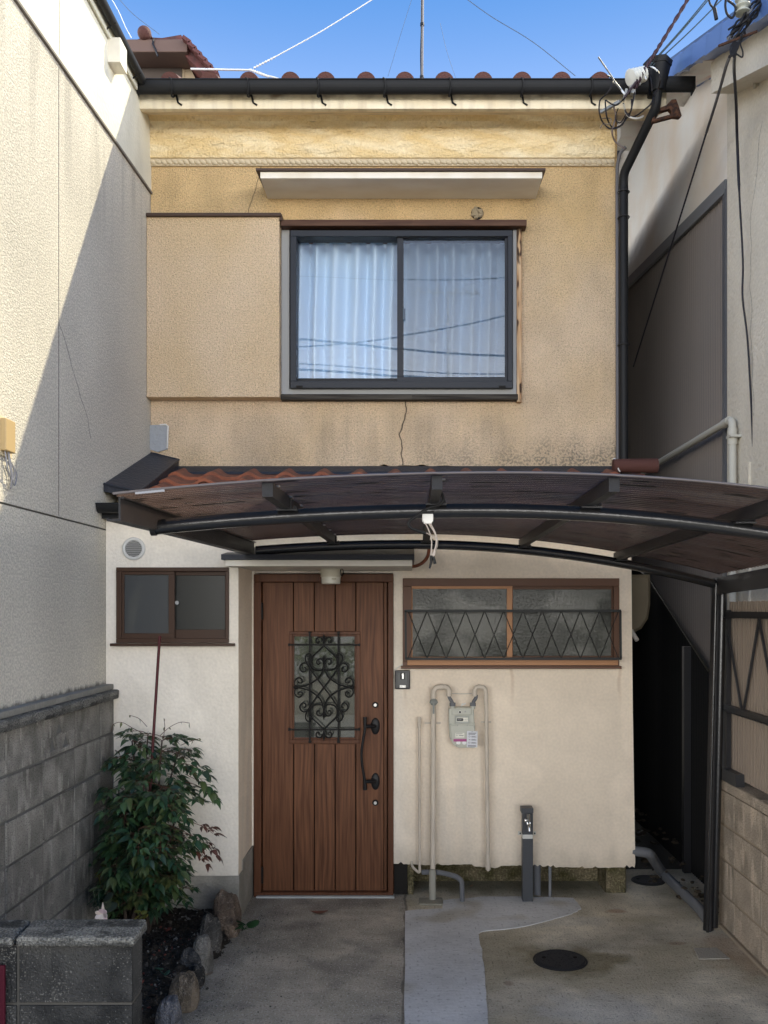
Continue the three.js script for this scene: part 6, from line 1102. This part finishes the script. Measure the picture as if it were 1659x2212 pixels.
  leaves.forEach((l, i) => {
    const m = l.kind === 'red' ? reds : l.kind === 'yellow' ? yellow : greens, mi = Math.floor(r() * m.length), geo = geos[Math.floor(r() * 4)];
    const o = new THREE.Object3D(); o.position.copy(l.p); o.up.set((r() - 0.5) * 0.9, 1, (r() - 0.5) * 0.9); o.lookAt(l.p.clone().add(l.d)); o.scale.setScalar(l.s);
    if (l.p.x + l.d.x * 0.07 * l.s < -1.775) return;
    if (i < 290) { const me = piece('leaf', geo, m[mi], shrub, l.p); me.quaternion.copy(o.quaternion); me.scale.copy(o.scale); }
    else { o.updateMatrix(); rest[l.kind][mi].push(geo.clone().applyMatrix4(o.matrix)); }
  });
  for (const k of Object.keys(rest)) rest[k].forEach((list, i) => { if (list.length) { const p = part('foliage', list, (k === 'red' ? reds : k === 'yellow' ? yellow : greens)[i], shrub); p.userData.kind = 'stuff'; } });
  console.log('leaves', leaves.length);
}
{ // stake leaning in the shrub
  single('garden_stake', sweep([at(312, 1900, 5.0), at(345, 1374, 5.22)], 0.0085, 10), mat([0.075, 0.014, 0.016], 0.4), 'dark red stake rising out of the shrub to the small window', 'stake');
}
{ // the pale bloom, the seedling and the weed by the doorstep
  const c = at(223, 1974, 4.55), r = rng(6), f = thing('pink_flower', [c.x, 0.08, c.z], 'single pale pink flower above the low block wall', 'flower');
  part('stem', sweep([V(c.x, 0.08, c.z), V(c.x, c.y, c.z)], 0.003, 6), mat([0.05, 0.09, 0.03], 0.7), f);
  for (let i = 0; i < 7; i++) { const g = new THREE.SphereGeometry(0.024, 10, 6); g.scale(0.55, 1, 0.14); g.translate(0, 0.02, 0); g.rotateX(0.5 + 0.35 * r()); g.rotateZ((i / 7) * 6.283 + 0.2); g.translate(c.x, c.y, c.z); part('petal', g, mat([0.78, 0.60 + 0.1 * r(), 0.55 + 0.1 * r()], 0.7), f); }
  const tip = new THREE.ConeGeometry(0.011, 0.045, 7); tip.translate(c.x - 0.002, c.y + 0.038, c.z); part('petal', tip, mat([0.75, 0.62, 0.52], 0.7), f);
  const plant = (px, py, d, n, sz, cols, name, label, cat, tall = 0.12) => { const b = at(px, py, d), t = thing(name, [b.x, b.y, b.z], label, cat), rr = rng(px), gl = new THREE.SphereGeometry(1, 10, 6); for (let i = 0; i < n; i++) { const a = i / n * 6.283 + rr(), l = sz * (0.7 + 0.6 * rr()), e = V(b.x + Math.cos(a) * l * 0.8, b.y + tall * (0.3 + 0.7 * rr()), b.z + Math.sin(a) * l * 0.6), m = mat(cols[i % cols.length], 0.55); part('stalk', sweep([b, e], 0.0022, 5, false), m, t); const g = gl.clone(); g.scale(l * 0.62, 0.004, l * 0.40); g.rotateZ(0.5 * Math.cos(a)); g.rotateX(0.4 + 0.4 * rr()); g.rotateY(-a); g.translate(e.x, e.y, e.z); part('leaf', g, m, t); } };
  plant(215, 1985, 4.62, 7, 0.055, [[0.035, 0.05, 0.035], [0.05, 0.065, 0.04]], 'broadleaf_seedling', 'dusky round leafed plant by the grey block wall', 'plant', 0.16);
  plant(528, 2008, 5.0, 6, 0.055, [[0.015, 0.045, 0.016], [0.02, 0.055, 0.02]], 'doorstep_weed', 'dark green weed at the foot of the largest border stone', 'weed', 0.05);
  plant(305, 1984, 4.5, 6, 0.04, [[0.12, 0.105, 0.02], [0.09, 0.10, 0.025]], 'yellow_weed', 'yellowish weed behind the end of the low wall', 'weed', 0.03);
  plant(352, 2104, 3.95 + 0.1, 2, 0.045, [[0.03, 0.075, 0.055]], 'seedling', 'little bluish green seedling alone in the dark soil', 'seedling', 0.02);
  plant(222, 1935, 4.95, 5, 0.045, [[0.17, 0.15, 0.03], [0.12, 0.12, 0.03]], 'yellow_sprig', 'yellow leaved sprig left of the shrub foot', 'plant', 0.22);
}
renderer.render(scene, camera);
